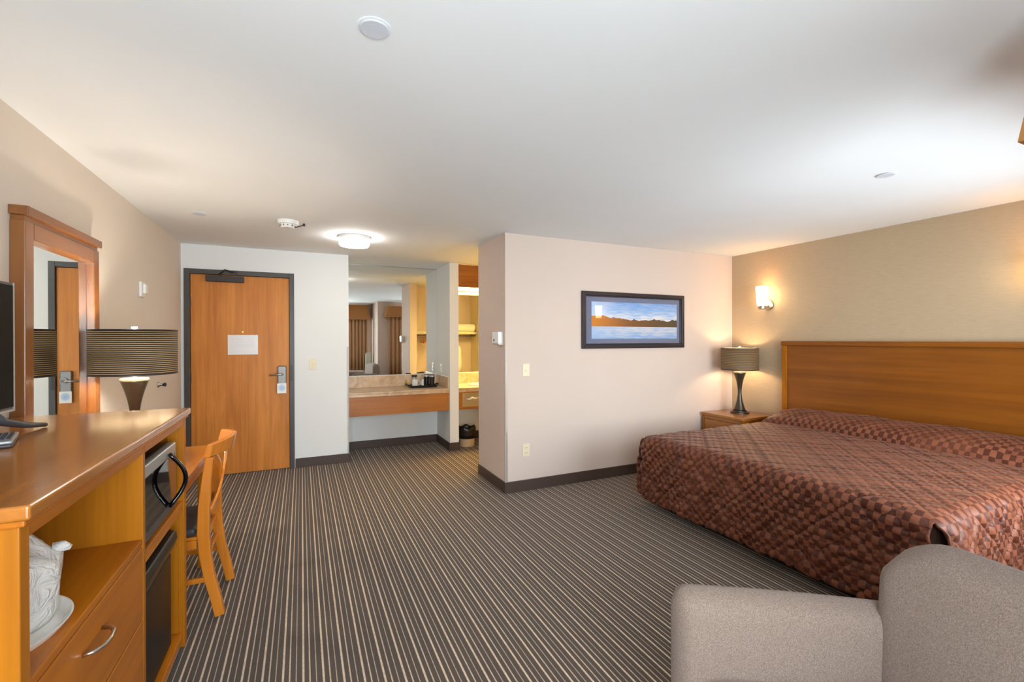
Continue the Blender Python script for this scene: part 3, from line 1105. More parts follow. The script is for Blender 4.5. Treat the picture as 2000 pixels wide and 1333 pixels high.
MB().box(CB + 0.012, TX, CYD - 0.012, CYD + 0.014, 0.0, ZT - 0.0441).obj('divider', M['cherry_z'], cab, bevel=0.002)
MB().box(CB, CB + 0.0119, CY0 + 0.039, CY1 - 0.046, 0.06, ZT - 0.0441).obj('back_panel', M['cherry_y'], cab)
MB().box(TX - 0.022, TX, CY0 + 0.039, CYD - 0.0125, ZT - 0.076, ZT - 0.0442).obj('top_rail', M['cherry_y'], cab, bevel=0.002)
MB().box(TX - 0.022, TX, CYD + 0.0145, CY1 - 0.0455, ZT - 0.076, ZT - 0.0442).obj('top_rail', M['cherry_y'], cab, bevel=0.002)
MB().box(CB + 0.0125, TX - 0.002, CY0 + 0.039, CYD - 0.0125, 0.722, 0.745).obj('open_shelf', M['cherry_y'], cab, bevel=0.002)
MB().box(CB + 0.0125, TX - 0.002, CYD + 0.0145, CY1 - 0.0455, 0.645, 0.690).obj('appliance_shelf', M['cherry_y'], cab, bevel=0.003)
MB().box(CB + 0.0125, TX - 0.006, CYD + 0.0145, CY1 - 0.0455, 0.035, 0.075).obj('bottom_board', M['cherry_y'], cab, bevel=0.002)
MB().box(TX - 0.04, TX - 0.012, CY0 + 0.039, CYD - 0.0125, 0.0, 0.07).obj('plinth', M['cherry_y'], cab)
MB().box(TX - 0.06, TX - 0.020, CY1 - 0.057, CY1 - 0.0455, 0.076, 0.6445).obj('filler_strip', M['cherry_z'], cab, bevel=0.002)
MB().box(TX - 0.06, TX - 0.020, CY1 - 0.057, CY1 - 0.0455, 0.6905, ZT - 0.077).obj('filler_strip', M['cherry_z'], cab, bevel=0.002)
for (z0, z1) in ((0.472, 0.718), (0.232, 0.464), (0.076, 0.226)):
    dr = MB().box(TX - 0.022, TX - 0.001, CY0 + 0.041, CYD - 0.0145, z0, z1).obj('drawer', M['cherry_y'], cab, bevel=0.003)
    zc_ = z1 - 0.075
    for yc in (1.56,):
        MB().tube([(TX - 0.002, yc - 0.062, zc_), (TX + 0.020, yc - 0.056, zc_), (TX + 0.034, yc - 0.035, zc_), (TX + 0.038, yc, zc_),
                   (TX + 0.034, yc + 0.035, zc_), (TX + 0.020, yc + 0.056, zc_), (TX - 0.002, yc + 0.062, zc_)], 0.0055, 8).obj('handle', M['nickel'], dr, smooth=True)

# things in and on the cabinet
r = thing('microwave', 'black and silver microwave oven in the cabinet bay', 'microwave', (-0.75, 2.27, 0.69))
my0, my1, mz0, mz1 = 2.022, 2.495, 0.702, 0.985
MB().box(-0.94, -0.545, my0, my1, mz0, mz1).obj('case', M['black'], r, bevel=0.004)
MB().box(-0.5445, -0.516, my0, my1, mz0, mz1).obj('door', M['silver'], r, bevel=0.006)
MB().box(-0.5155, -0.5135, my0 + 0.010, my1 - 0.012, mz0 + 0.043, mz1 - 0.045).obj('door_window', M['black_gloss'], r)
MB().box(-0.5155, -0.5130, my0 + 0.004, my1 - 0.006, mz0 + 0.004, mz0 + 0.040).obj('lower_trim', M['charcoal'], r)
hp = []
for k in range(13):
    u = k / 12
    hp.append((-0.513 + 0.055 * math.sin(u * PI), my1 - 0.13 + 0.02 * math.sin(u * PI), mz0 + 0.03 + 0.225 * u))
MB().tube(hp, 0.011, 10, flat=0.8).obj('handle', M['black_gloss'], r, smooth=True)
for (a0, a1) in ((my0 + 0.03, my0 + 0.06), (my1 - 0.06, my1 - 0.03)):
    MB().box(-0.58, -0.55, a0, a1, 0.6902, mz0 - 0.0002).obj('foot', M['black'], r)
    MB().box(-0.92, -0.89, a0, a1, 0.6902, mz0 - 0.0002).obj('foot', M['black'], r)

r = thing('mini_fridge', 'black mini refrigerator below the microwave', 'refrigerator', (-0.77, 2.25, 0.075))
MB().box(-1.03, -0.575, 2.016, 2.475, 0.082, 0.615).obj('case', M['black'], r, bevel=0.005)
MB().box(-0.5745, -0.530, 2.016, 2.475, 0.085, 0.500).obj('door', M['fridge_black'], r, bevel=0.012, seg=3)
MB().prism([(-0.5745, 0.502), (-0.535, 0.502), (-0.520, 0.520), (-0.506, 0.560), (-0.512, 0.592), (-0.5745, 0.612)], 'y', 2.018, 2.473).obj('handle_bar', M['black'], r, bevel=0.006)
for a0 in (2.05, 2.40):
    MB().box(-0.61, -0.58, a0, a0 + 0.04, 0.0752, 0.0818).obj('foot', M['black'], r)
    MB().box(-1.0, -0.96, a0, a0 + 0.04, 0.0752, 0.0818).obj('foot', M['black'], r)

# tray with a bagged ice bucket on the open shelf
tx, ty, tz = -0.697, 1.450, 0.7455
tray = MB()
tray.lathe([(0.10, tz), (0.165, tz), (0.178, tz + 0.016), (0.182, tz + 0.022), (0.178, tz + 0.022), (0.162, tz + 0.006), (0.02, tz + 0.006)], (tx, ty, 0), 56)
tag(tray.obj('serving_tray', M['porcelain'], None, 0, False), 'round white tray under the bagged ice bucket', 'tray')
tx, ty = -0.676, 1.495
r = thing('ice_bucket', 'white ice bucket wrapped in a crumpled clear bag', 'ice bucket', (tx, ty, tz + 0.0065))
MB().lathe([(0.075, tz + 0.0066), (0.092, tz + 0.150), (0.088, tz + 0.150), (0.071, tz + 0.012)], (tx, ty, 0), 40).obj('bucket', M['porcelain'], r, smooth=False)
bagm = MB()
prof = [(0.112, 0.0085), (0.120, 0.03), (0.123, 0.08), (0.126, 0.12), (0.128, 0.150), (0.112, 0.172), (0.085, 0.194), (0.055, 0.220), (0.020, 0.238)]
bagm.lathe([(a_, tz + b_) for a_, b_ in prof], (tx, ty, 0), 48, cap=False)
for v_ in bagm.bm.verts:
    dx_, dy_ = v_.co.x - tx, v_.co.y - ty
    an = math.atan2(dy_, dx_)
    hgt = (v_.co.z - tz) / 0.24
    k_ = 1 + 0.09 * hgt * noise.noise(Vector((math.cos(an) * 3.2, math.sin(an) * 3.2, hgt * 5))) + 0.05 * math.sin(an * 9 + hgt * 5) * hgt
    v_.co.x = tx + dx_ * k_
    v_.co.y = ty + dy_ * k_
    v_.co.z += 0.03 * hgt * noise.noise(Vector((dx_ * 22, dy_ * 22, 1.7)))
bagm.obj('plastic_bag', M['bag'], r, smooth=True)
kn = MB()
kn.tube([(tx + 0.098, ty + 0.045, tz + 0.168), (tx + 0.116, ty + 0.052, tz + 0.166), (tx + 0.130, ty + 0.057, tz + 0.158)], 0.012, 8, radii=[0.012, 0.014, 0.007])
kn.obj('bag_twist', M['bag'], r, smooth=True)

# television
r = thing('television', 'black flat television with splayed feet on the cabinet', 'television', (-0.94, 1.84, ZT))
ty0, ty1, tz0, tz1 = 1.475, 2.205, 1.192, 1.645
MB().box(-0.955, -0.925, ty0, ty1, tz0, tz1).obj('bezel', M['charcoal'], r, bevel=0.004)
MB().box(-0.9248, -0.9235, ty0 + 0.010, ty1 - 0.010, tz0 + 0.016, tz1 - 0.010).obj('screen', M['screen'], r)
MB().box(-0.99, -0.9552, ty0 + 0.12, ty1 - 0.12, tz0 + 0.03, tz1 - 0.16).obj('rear_housing', M['black'], r, bevel=0.01)
MB().box(-0.9249, -0.9232, ty1 - 0.008, ty1 - 0.001, tz0, tz1).obj('edge_trim', M['silver'], r)
MB().box(-0.9249, -0.9232, ty0, ty1 - 0.009, tz0, tz0 + 0.008).obj('edge_trim', M['silver'], r)
for s, y_ in ((1, ty1 - 0.10), (-1, ty0 + 0.10)):
    MB().tube([(-0.938, y_, tz0 - 0.001), (-0.925, y_ + s * 0.03, ZT + 0.045), (-0.895, y_ + s * 0.10, ZT + 0.020), (-0.868, y_ + s * 0.165, ZT + 0.009)], 0.010, 10,
              radii=[0.016, 0.015, 0.011, 0.008]).obj('foot', M['charcoal'], r, smooth=True)
    MB().tube([(-0.945, y_ - s * 0.005, tz0 - 0.02), (-1.00, y_ + s * 0.03, ZT + 0.02), (-1.04, y_ + s * 0.06, ZT + 0.009)], 0.010, 8,
              radii=[0.013, 0.010, 0.008]).obj('rear_foot', M['charcoal'], r, smooth=True)

# remote control
r = thing('remote_control', 'grey remote control lying on the cabinet top', 'remote control', (-0.845, 1.955, ZT + 0.0005), -1.25 + PI)
MB().box(-0.10, 0.10, -0.026, 0.026, 0.0, 0.011).obj('lower_shell', M['charcoal'], r, bevel=0.006, seg=3)
MB().box(-0.099, 0.099, -0.0255, 0.0255, 0.0112, 0.021).obj('upper_shell', M['silver'], r, bevel=0.006, seg=3)
for i in range(7):
    for j in range(3):
        MB().box(-0.07 + i * 0.021, -0.056 + i * 0.021, -0.018 + j * 0.014, -0.009 + j * 0.014, 0.0212, 0.0245).obj('button', M['grey_trim'], r)

# ------------------------------------------------------------------ wall mirror over the desk
r = thing('wall_mirror', 'tall wood-framed mirror on the left wall above the desk', 'mirror', (XL, 3.07, 0.80))
mb0, mt = 0.80, 1.960
Y0, Y1 = 2.645, 3.425
fx = XL + 0.052


def stile(y0, y1, fl, name='frame_stile'):
    m_ = MB()
    vs_ = []
    for (z, k_) in ((mb0, fl), (mt, 0.0)):
        vs_.append([(XL, y0 + k_, z), (fx, y0 + k_, z), (fx, y1 + k_, z), (XL, y1 + k_, z)])
    m_.sweep(None, vs_)
    return m_.obj(name, M['mirror_wood_z'], r, bevel=0.004)


stile(Y0, Y0 + 0.070, -0.012)
stile(Y1 - 0.070, Y1, 0.012)
MB().box(XL, fx - 0.012, Y1 + 0.001, Y1 + 0.040, mb0, mt - 0.02).obj('outer_stile', M['mirror_wood_z'], r, bevel=0.004)
MB().box(XL, fx, Y0 + 0.0705, Y1 - 0.0705, mt - 0.075, mt).obj('top_rail', M['mirror_wood_y'], r, bevel=0.004)
MB().box(XL, fx, Y0 + 0.0705, Y1 - 0.0705, mb0, mb0 + 0.075).obj('bottom_rail', M['mirror_wood_y'], r, bevel=0.004)
MB().box(XL, fx - 0.006, Y0 + 0.006, Y1 - 0.006, mt + 0.0005, mt + 0.020).obj('cap_neck', M['mirror_wood_y'], r)
MB().box(XL, fx + 0.014, Y0 - 0.010, Y1 + 0.004, mt + 0.0205, mt + 0.060).obj('cap', M['mirror_wood_y'], r, bevel=0.004)
MB().box(XL + 0.010, XL + 0.016, Y0 + 0.0705, Y1 - 0.0705, mb0 + 0.0755, mt - 0.0755).obj('glass', M['mirror'], r)

# ------------------------------------------------------------------ desk, desk lamp, desk chair
r = thing('desk', 'honey wood writing desk between the cabinet and the door', 'desk', (-0.83, 3.08, 0))
DZT = 0.762
MB().box(XL + 0.016, -0.515, CY1 + 0.008, 3.50, DZT - 0.032, DZT).obj('desk_top', M['cab_top'], r, bevel=0.005)
MB().box(-0.575, -0.555, CY1 + 0.065, 3.43, DZT - 0.125, DZT - 0.0325).obj('apron', M['cherry_y'], r)
MB().box(XL + 0.03, XL + 0.05, CY1 + 0.065, 3.43, DZT - 0.125, DZT - 0.0325).obj('apron', M['cherry_y'], r)
for yy in (CY1 + 0.012, 3.435):
    MB().box(XL + 0.02, XL + 0.072, yy, yy + 0.05, 0, DZT - 0.0325).obj('leg', M['cherry_z'], r, bevel=0.004)
    MB().box(-0.600, -0.548, yy, yy + 0.05, 0, DZT - 0.0325).obj('leg', M['cherry_z'], r, bevel=0.004)
    MB().box(XL + 0.0725, -0.6005, yy + 0.014, yy + 0.034, DZT - 0.125, DZT - 0.0325).obj('side_apron', M['cherry_x'], r)
table_lamp((-0.842, 3.17, DZT + 0.0005), 'lit table lamp with brown drum shade on the desk', 'desk_bulb')

ch = thing('desk_chair', 'orange wood cross-back chair pulled up to the desk', 'chair', (-0.62, 2.99, 0))


def bent(pts, wy, name, parent, yc, wx=None):
    """a flat board bent in the x-z plane; pts = (x, z, thickness)"""
    secs = []
    n_ = len(pts)
    for i, (x, z, th) in enumerate(pts):
        p0 = pts[max(i - 1, 0)]
        p1 = pts[min(i + 1, n_ - 1)]
        dx_, dz_ = p1[0] - p0[0], p1[1] - p0[1]
        ll = math.hypot(dx_, dz_)
        nx_, nz_ = dz_ / ll, -dx_ / ll
        h = th / 2
        secs.append([(x - nx_ * h, yc - wy / 2, z - nz_ * h), (x + nx_ * h, yc - wy / 2, z + nz_ * h),
                     (x + nx_ * h, yc + wy / 2, z + nz_ * h), (x - nx_ * h, yc + wy / 2, z - nz_ * h)])
    for c_ in secs[0]:
        pass
    return MB().sweep(None, secs).obj(name, M['chair_wood'], parent, bevel=0.004)


rear = [(-0.392, 0.006, 0.044), (-0.410, 0.10, 0.046), (-0.438, 0.22, 0.048), (-0.456, 0.34, 0.052), (-0.463, 0.45, 0.054), (-0.460, 0.58, 0.050), (-0.448, 0.72, 0.042), (-0.434, 0.836, 0.036)]
YN, YF = 2.80, 3.19
for yc in (YN, YF):
    bent(rear, 0.042, 'rear_leg', ch, yc)
    MB().box(-0.845, -0.808, yc - 0.018, yc + 0.018, 0, 0.415).obj('front_leg', M['chair_wood'], ch, bevel=0.004)
    MB().box(-0.8075, -0.492, yc - 0.011, yc + 0.011, 0.372, 0.415).obj('side_apron', M['chair_wood'], ch, bevel=0.002)
    MB().box(-0.8075, -0.459, yc - 0.009, yc + 0.009, 0.19, 0.215).obj('side_stretcher', M['chair_wood'], ch, bevel=0.002)
MB().box(-0.835, -0.817, YN + 0.0215, YF - 0.0215, 0.372, 0.415).obj('front_apron', M['chair_wood'], ch, bevel=0.002)
MB().box(-0.478, -0.458, YN + 0.0215, YF - 0.0215, 0.372, 0.415).obj('rear_apron', M['chair_wood'], ch, bevel=0.002)
MB().box(-0.470, -0.452, YN + 0.0215, YF - 0.0215, 0.28, 0.305).obj('rear_stretcher', M['chair_wood'], ch, bevel=0.002)
seat = MB().box(-0.862, -0.490, YN - 0.012, YF + 0.012, 0.416, 0.432).obj('seat', M['chair_wood'], ch, bevel=0.004)
MB().box(-0.855, -0.496, YN - 0.006, YF + 0.006, 0.4325, 0.475).obj('seat_cushion', M['cushion'], seat, bevel=0.016, seg=4)
# curved crest rail
secs = []
for k in range(15):
    u = k / 14
    y = YN - 0.034 + (YF - YN + 0.068) * u
    bow = 0.078 * math.sin(u * PI)
    x = -0.436 + bow
    th = 0.030
    zlo, zhi = 0.838, 0.905 + 0.012 * math.sin(u * PI)
    secs.append([(x - th / 2 - 0.010, y, zlo), (x + th / 2 - 0.010, y, zlo), (x + th / 2 + 0.008, y, zhi), (x - th / 2 + 0.008, y, zhi)])
MB().sweep(None, secs).obj('crest_rail', M['chair_wood'], ch, bevel=0.005)
secs = []
for k in range(9):
    u = k / 8
    y = YN + 0.0215 + (YF - YN - 0.043) * u
    x = -0.463 + 0.020 * math.sin(u * PI)
    secs.append([(x - 0.009, y, 0.515), (x + 0.009, y, 0.515), (x + 0.009, y, 0.550), (x - 0.009, y, 0.550)])
MB().sweep(None, secs).obj('lower_back_rail', M['chair_wood'], ch, bevel=0.003)
for s in (-1, 1):
    secs = []
    for k in range(13):
        u = k / 12
        z = 0.551 + 0.292 * u
        ym = (YN + YF) / 2
        half = (YF - YN) / 2 - 0.045
        y = ym + s * half * (2 * u - 1) * (0.55 + 0.45 * abs(2 * u - 1))
        x = -0.456 + 0.030 * u + 0.034 * math.sin(min(1, max(0, (y - YN) / (YF - YN))) * PI) + s * 0.006
        secs.append([(x - 0.006, y - 0.016, z), (x + 0.006, y - 0.016, z), (x + 0.006, y + 0.016, z), (x - 0.006, y + 0.016, z)])
    MB().sweep(None, secs).obj('cross_slat', M['chair_wood'], ch, bevel=0.002)

# ------------------------------------------------------------------ upholstered armchair beside the camera
ac = thing('armchair', 'taupe upholstered armchair at the foot of the bed', 'armchair', (1.35, 0.5, 0))


def cushion_slab(p0, p1, out, thick, z0, z1, name, lean=0.0, z1b=None, topr=0.08, endr=0.08, puff=0.015, crown=0.0):
    """soft upright slab standing on line p0-p1, its thickness growing towards `out`"""
    p0, p1, out = Vector((*p0, 0)), Vector((*p1, 0)), Vector((*out, 0)).normalized()
    dr_ = (p1 - p0)
    Ln = dr_.length
    dr_.normalize()
    nu, nv = 30, 26
    bm = bmesh.new()
    front, back = [], []
    for i in range(nu + 1):
        fr_, bk_ = [], []
        a_ = i / nu
        for j in range(nv + 1):
            b_ = j / nv
            # rounded-rectangle outline, squashed grid
            u = a_ * Ln
            ztop = (z1 if z1b is None else z1 + (z1b - z1) * a_) + crown * math.sin(a_ * PI)
            # corner rounding at both top ends
            for e in (u, Ln - u):
                if e < endr:
                    ztop -= endr - math.sqrt(max(0, endr * endr - (endr - e) ** 2))
            z = z0 + (ztop - z0) * b_
            eu = min(u, Ln - u)
            ez = ztop - z
            k1 = min(1, eu / 0.055)
            k2 = min(1, ez / 0.060)
            rnd = math.sqrt(max(0, 1 - (1 - k1) ** 2)) * math.sqrt(max(0, 1 - (1 - k2) ** 2))
            half = thick / 2 * (0.12 + 0.88 * rnd) + puff * math.sin(a_ * PI) * math.sin(min(1, b_) * PI)
            mid = p0 + dr_ * u + out * (thick / 2 + lean * (z - z0))
            fr_.append(bm.verts.new((mid.x - out.x * half, mid.y - out.y * half, z)))
            bk_.append(bm.verts.new((mid.x + out.x * half, mid.y + out.y * half, z)))
        front.append(fr_)
        back.append(bk_)
    for i in range(nu):
        for j in range(nv):
            bm.faces.new((front[i][j], front[i + 1][j], front[i + 1][j + 1], front[i][j + 1]))
            bm.faces.new((back[i][j], back[i][j + 1], back[i + 1][j + 1], back[i + 1][j]))
        bm.faces.new((front[i][nv], front[i + 1][nv], back[i + 1][nv], back[i][nv]))
        bm.faces.new((front[i][0], back[i][0], back[i + 1][0], front[i + 1][0]))
    for j in range(nv):
        bm.faces.new((front[0][j], front[0][j + 1], back[0][j + 1], back[0][j]))
        bm.faces.new((front[nu][j], back[nu][j], back[nu][j + 1], front[nu][j + 1]))
    q = MB()
    q.bm.free()
    q.bm = bm
    return q.obj(name, M['taupe'], ac, smooth=True)


cushion_slab((1.72, 0.722), (1.075, 1.085), (0.49, 0.87), 0.125, 0.10, 0.592, 'arm', z1b=0.630, endr=0.06, crown=0.006)
cushion_slab((1.50, 0.06), (0.90, -0.05), (0.18, -0.98), 0.125, 0.10, 0.592, 'arm', z1b=0.630, endr=0.06, crown=0.006)
cushion_slab((1.475, 0.035), (1.594, 0.835), (0.985, -0.15), 0.165, 0.10, 0.842, 'backrest', lean=0.055, endr=0.19, puff=0.02)
sb = MB()
sb.prism([(0.99, 0.02), (1.52, 0.08), (1.62, 0.76), (1.14, 1.02)], 'z', 0.10, 0.30)
sb.obj('seat_base', M['taupe'], ac, bevel=0.02)
sb = MB()
sb.prism([(0.96, 0.03), (1.50, 0.09), (1.598, 0.745), (1.11, 1.00)], 'z', 0.301, 0.395)
sb.obj('seat_cushion', M['taupe'], ac, bevel=0.04, seg=4)
for (x, y) in ((1.03, 0.03), (1.56, 0.12), (1.62, 0.74), (1.15, 1.0)):
    MB().lathe([(0.018, 0.0), (0.024, 0.0998)], (x, y, 0), 14).obj('foot', M['brown_dark'], ac)

# ------------------------------------------------------------------ coffee counter in the recess
CT = 0.808


def counter(name, label, x0, x1, yf):
    c_ = thing(name, label, 'counter', ((x0 + x1) / 2, 6.0, 0.52))
    MB().box(x0, x1, yf, YV - 0.001, CT - 0.022, CT).obj('worktop', M['stone'], c_, bevel=0.004)
    MB().box(x0, x1, yf + 0.004, yf + 0.030, CT - 0.056, CT - 0.0222).obj('front_edge', M['stone'], c_, bevel=0.003)
    MB().box(x0, x1, YV - 0.022, YV - 0.001, CT + 0.0005, CT + 0.152).obj('backsplash', M['stone'], c_, bevel=0.003)
    MB().box(x0, x1, yf + 0.012, yf + 0.032, 0.522, CT - 0.0565).obj('apron', M['oak_x'], c_, bevel=0.002)
    return c_


c1 = counter('coffee_counter', 'stone-look counter with oak apron in the recess', XDE + 0.001, XPA - 0.001, 5.688)
MB().box(XPA - 0.020, XPA - 0.001, 5.70, YV - 0.0225, CT + 0.0005, CT + 0.152).obj('side_splash', M['stone'], c1, bevel=0.003)
r = thing('vanity_mirror', 'large frameless mirror above the coffee counter', 'mirror', (1.12, YV, CT + 0.153))
MB().box(XDE + 0.002, XPA - 0.002, YV - 0.008, YV - 0.001, CT + 0.160, H - 0.014).obj('glass', M['mirror'], r)
MB().box(XDE + 0.002, XPA - 0.002, YV - 0.012, YV - 0.001, H - 0.0138, H - 0.004).obj('top_channel', M['nickel'], r)
MB().box(XDE + 0.002, XPA - 0.002, YV - 0.014, YV - 0.001, CT + 0.1525, CT + 0.1598).obj('bottom_channel', M['white'], r)

# coffee things
r = thing('coffee_tray', 'black handled tray on the recess counter', 'tray', (1.47, 6.02, CT))
trz = CT + 0.0005
MB().box(1.295, 1.640, 5.93, 6.13, trz, trz + 0.008).obj('tray_base', M['black'], r, bevel=0.003)
MB().box(1.295, 1.640, 5.93, 5.938, trz + 0.0082, trz + 0.030).obj('tray_wall', M['black'], r)
MB().box(1.295, 1.640, 6.122, 6.13, trz + 0.0082, trz + 0.030).obj('tray_wall', M['black'], r)
MB().box(1.295, 1.303, 5.9382, 6.1218, trz + 0.0082, trz + 0.030).obj('tray_wall', M['black'], r)
MB().box(1.632, 1.640, 5.9382, 6.1218, trz + 0.0082, trz + 0.030).obj('tray_wall', M['black'], r)
for x, s in ((1.640, 1), (1.295, -1)):
    MB().tube([(x, 5.98, trz + 0.020), (x + s * 0.030, 5.985, trz + 0.035), (x + s * 0.042, 6.03, trz + 0.042), (x + s * 0.030, 6.075, trz + 0.035), (x, 6.08, trz + 0.020)], 0.007, 8).obj('handle', M['black'], r, smooth=True)
tb = trz + 0.0085
for (x, y, lab) in ((1.535, 6.078, 'black travel cup with lid, second from the partition'), (1.590, 6.00, 'black travel cup with lid, nearest the partition')):
    c_ = thing('travel_cup', lab, 'cup', (x, y, tb), 0.0, 'black cups on the coffee tray')
    MB().lathe([(0.030, tb), (0.037, tb + 0.125)], (x, y, 0), 24).obj('cup_body', M['bag_black'], c_)
    MB().lathe([(0.040, tb + 0.1252), (0.040, tb + 0.138), (0.034, tb + 0.150)], (x, y, 0), 24).obj('cup_lid', M['silver'], c_)
    MB().lathe([(0.0335, tb + 0.1502), (0.033, tb + 0.156)], (x, y, 0), 24).obj('cup_top', M['black'], c_)
x, y = 1.365, 6.01
r = thing('mug', 'white ceramic mug on the coffee tray', 'mug', (x, y, tb))
MB().lathe([(0.034, tb), (0.040, tb + 0.010), (0.041, tb + 0.096), (0.037, tb + 0.096), (0.036, tb + 0.012)], (x, y, 0), 28).obj('mug_body', M['porcelain'], r)
MB().tube([(x + 0.039, y, tb + 0.078), (x + 0.064, y, tb + 0.074), (x + 0.070, y, tb + 0.05), (x + 0.062, y, tb + 0.026), (x + 0.039, y, tb + 0.022)], 0.006, 8).obj('mug_handle', M['porcelain'], r, smooth=True)
x, y = 1.372, 6.09
r = thing('jar', 'glass jar with dark lid behind the white mug', 'jar', (x, y, tb))
MB().lathe([(0.028, tb), (0.028, tb + 0.115), (0.024, tb + 0.125)], (x, y, 0), 24).obj('jar_body', M['silver'], r)
MB().lathe([(0.036, tb + 0.1252), (0.036, tb + 0.150)], (x, y, 0), 24).obj('jar_lid', M['brown_dark'], r)
x, y = 1.468, 6.03
r = thing('creamer_pot', 'small white creamer pot beside the mug', 'creamer', (x, y, tb))
MB().lathe([(0.020, tb), (0.024, tb + 0.02), (0.016, tb + 0.05), (0.020, tb + 0.07)], (x, y, 0), 20).obj('pot_body', M['porcelain'], r, smooth=True)
MB().sphere((x + 0.004, y, tb + 0.082), 0.017, 1, 1, 0.7).obj('pot_lid', M['porcelain'], r, smooth=True)
x, y = 1.243, 6.00
r = thing('snack_packet', 'small gold foil packet standing beside the tray', 'packet', (x, y, trz))
MB().prism([(x - 0.017, trz), (x + 0.017, trz), (x + 0.012, trz + 0.09), (x, trz + 0.105), (x - 0.012, trz + 0.09)], 'y', y - 0.008, y + 0.012).obj('packet_body', M['gold'], r, bevel=0.003)
MB().box(x - 0.011, x + 0.011, y - 0.0095, y - 0.0082, trz + 0.02, trz + 0.06).obj('packet_print', M['brown_dark'], r)

# ------------------------------------------------------------------ wash area behind the partition
c2 = counter('wash_counter', 'stone-look wash counter with oak apron behind the partition', XPB + 0.001, XBR - 0.001, 5.672)
r = thing('sink', 'white oval sink set in the wash counter', 'sink', (2.35, 5.98, CT))
sk = MB()
prof = [(0.235, 0.0005), (0.245, 0.010), (0.235, 0.018), (0.215, 0.012), (0.17, 0.004)]
sk.lathe([(a_, b_) for a_, b_ in prof], (0, 0, 0), 44)
for v_ in sk.bm.verts:
    v_.co = Vector((2.35 + v_.co.x * 1.05, 5.975 + v_.co.y * 0.82, CT + v_.co.z))
sk.obj('rim', M['porcelain'], r, smooth=True)
MB().lathe([(0.022, CT + 0.019), (0.018, CT + 0.03), (0.014, CT + 0.09)], (2.35, 6.205, 0), 20).obj('faucet_body', M['steel'], r, smooth=True)
MB().tube([(2.35, 6.205, CT + 0.085), (2.35, 6.15, CT + 0.115), (2.35, 6.08, CT + 0.105)], 0.011, 10).obj('spout', M['steel'], r, smooth=True)
r = thing('tissue_dispenser', 'gold-edged chrome tissue dispenser in the wash counter apron', 'dispenser', (2.05, 5.684, 0.56))
MB().box(1.917, 2.18, 5.6815, 5.6838, 0.560, 0.735).obj('chrome_plate', M['steel'], r)
for bx in ((1.911, 2.186, 0.735, 0.741), (1.911, 2.186, 0.554, 0.560), (1.911, 1.917, 0.560, 0.735), (2.18, 2.186, 0.560, 0.735)):
    MB().box(bx[0], bx[1], 5.679, 5.6838, bx[2], bx[3]).obj('gold_edge', M['gold'], r)
tis = MB()
tis.tube([(1.965, 5.668, 0.662), (2.00, 5.655, 0.655), (2.04, 5.655, 0.672), (2.08, 5.66, 0.660), (2.13, 5.668, 0.668)], 0.02, 10, radii=[0.008, 0.017, 0.024, 0.018, 0.008], flat=0.7)
tis.obj('tissue', M['linen'], r, smooth=True)
r = thing('wash_mirror', 'frameless mirror above the wash counter', 'mirror', (2.6, YV, CT + 0.153))
MB().box(XPB + 0.002, XBR - 0.002, YV - 0.008, YV - 0.001, CT + 0.160, 2.132).obj('glass', M['mirror'], r)
MB().box(XPB + 0.002, XBR - 0.002, YV - 0.014, YV - 0.001, CT + 0.1525, CT + 0.1598).obj('bottom_channel', M['white'], r)
MB().box(XPB + 0.002, XBR - 0.002, YV - 0.022, YV - 0.001, 2.1322, 2.148).obj('top_channel', M['closer'], r)
r = thing('vanity_light', 'oak light box glowing above the wash mirror', 'light fixture', (2.6, 6.0, 2.13))
MB().box(XPB + 0.001, XBR - 0.001, 5.750, 5.772, 2.140, H - 0.003).obj('oak_fascia', M['oak_x'], r, bevel=0.002)
MB().box(XPB + 0.001, XBR - 0.001, 5.7725, YV - 0.001, 2.150, 2.160).obj('light_lens', M['bath_lens'], r)
MB().box(XPB + 0.001, XBR - 0.001, 5.7725, 5.785, 2.140, 2.1495).obj('lens_lip', M['oak_x'], r)

r = thing('waste_bin', 'beige waste bin with black liner under the wash counter', 'waste bin', (2.03, 5.86, 0))
bx_, by_ = 2.035, 5.86
MB().lathe([(0.098, 0.001), (0.101, 0.012), (0.106, 0.108)], (bx_, by_, 0), 36).obj('bin_body', M['beige_plastic'], r, smooth=False)
lin = MB()
lin.lathe([(0.106, 0.1085), (0.112, 0.11), (0.113, 0.16), (0.114, 0.22), (0.117, 0.255), (0.108, 0.262), (0.100, 0.25), (0.092, 0.16)], (bx_, by_, 0), 48)
for v_ in lin.bm.verts:
    dx_, dy_ = v_.co.x - bx_, v_.co.y - by_
    if math.hypot(dx_, dy_) > 0.107:
        an = math.atan2(dy_, dx_)
        k_ = 1 + 0.05 * noise.noise(Vector((math.cos(an) * 4, math.sin(an) * 4, v_.co.z * 14))) + 0.02 * math.sin(an * 13)
        v_.co.x, v_.co.y = bx_ + dx_ * k_, by_ + dy_ * k_
        if v_.co.z > 0.2:
            v_.co.z += 0.012 * math.sin(an * 5 + 1)
lin.obj('bin_liner', M['bag_black'], r, smooth=True)

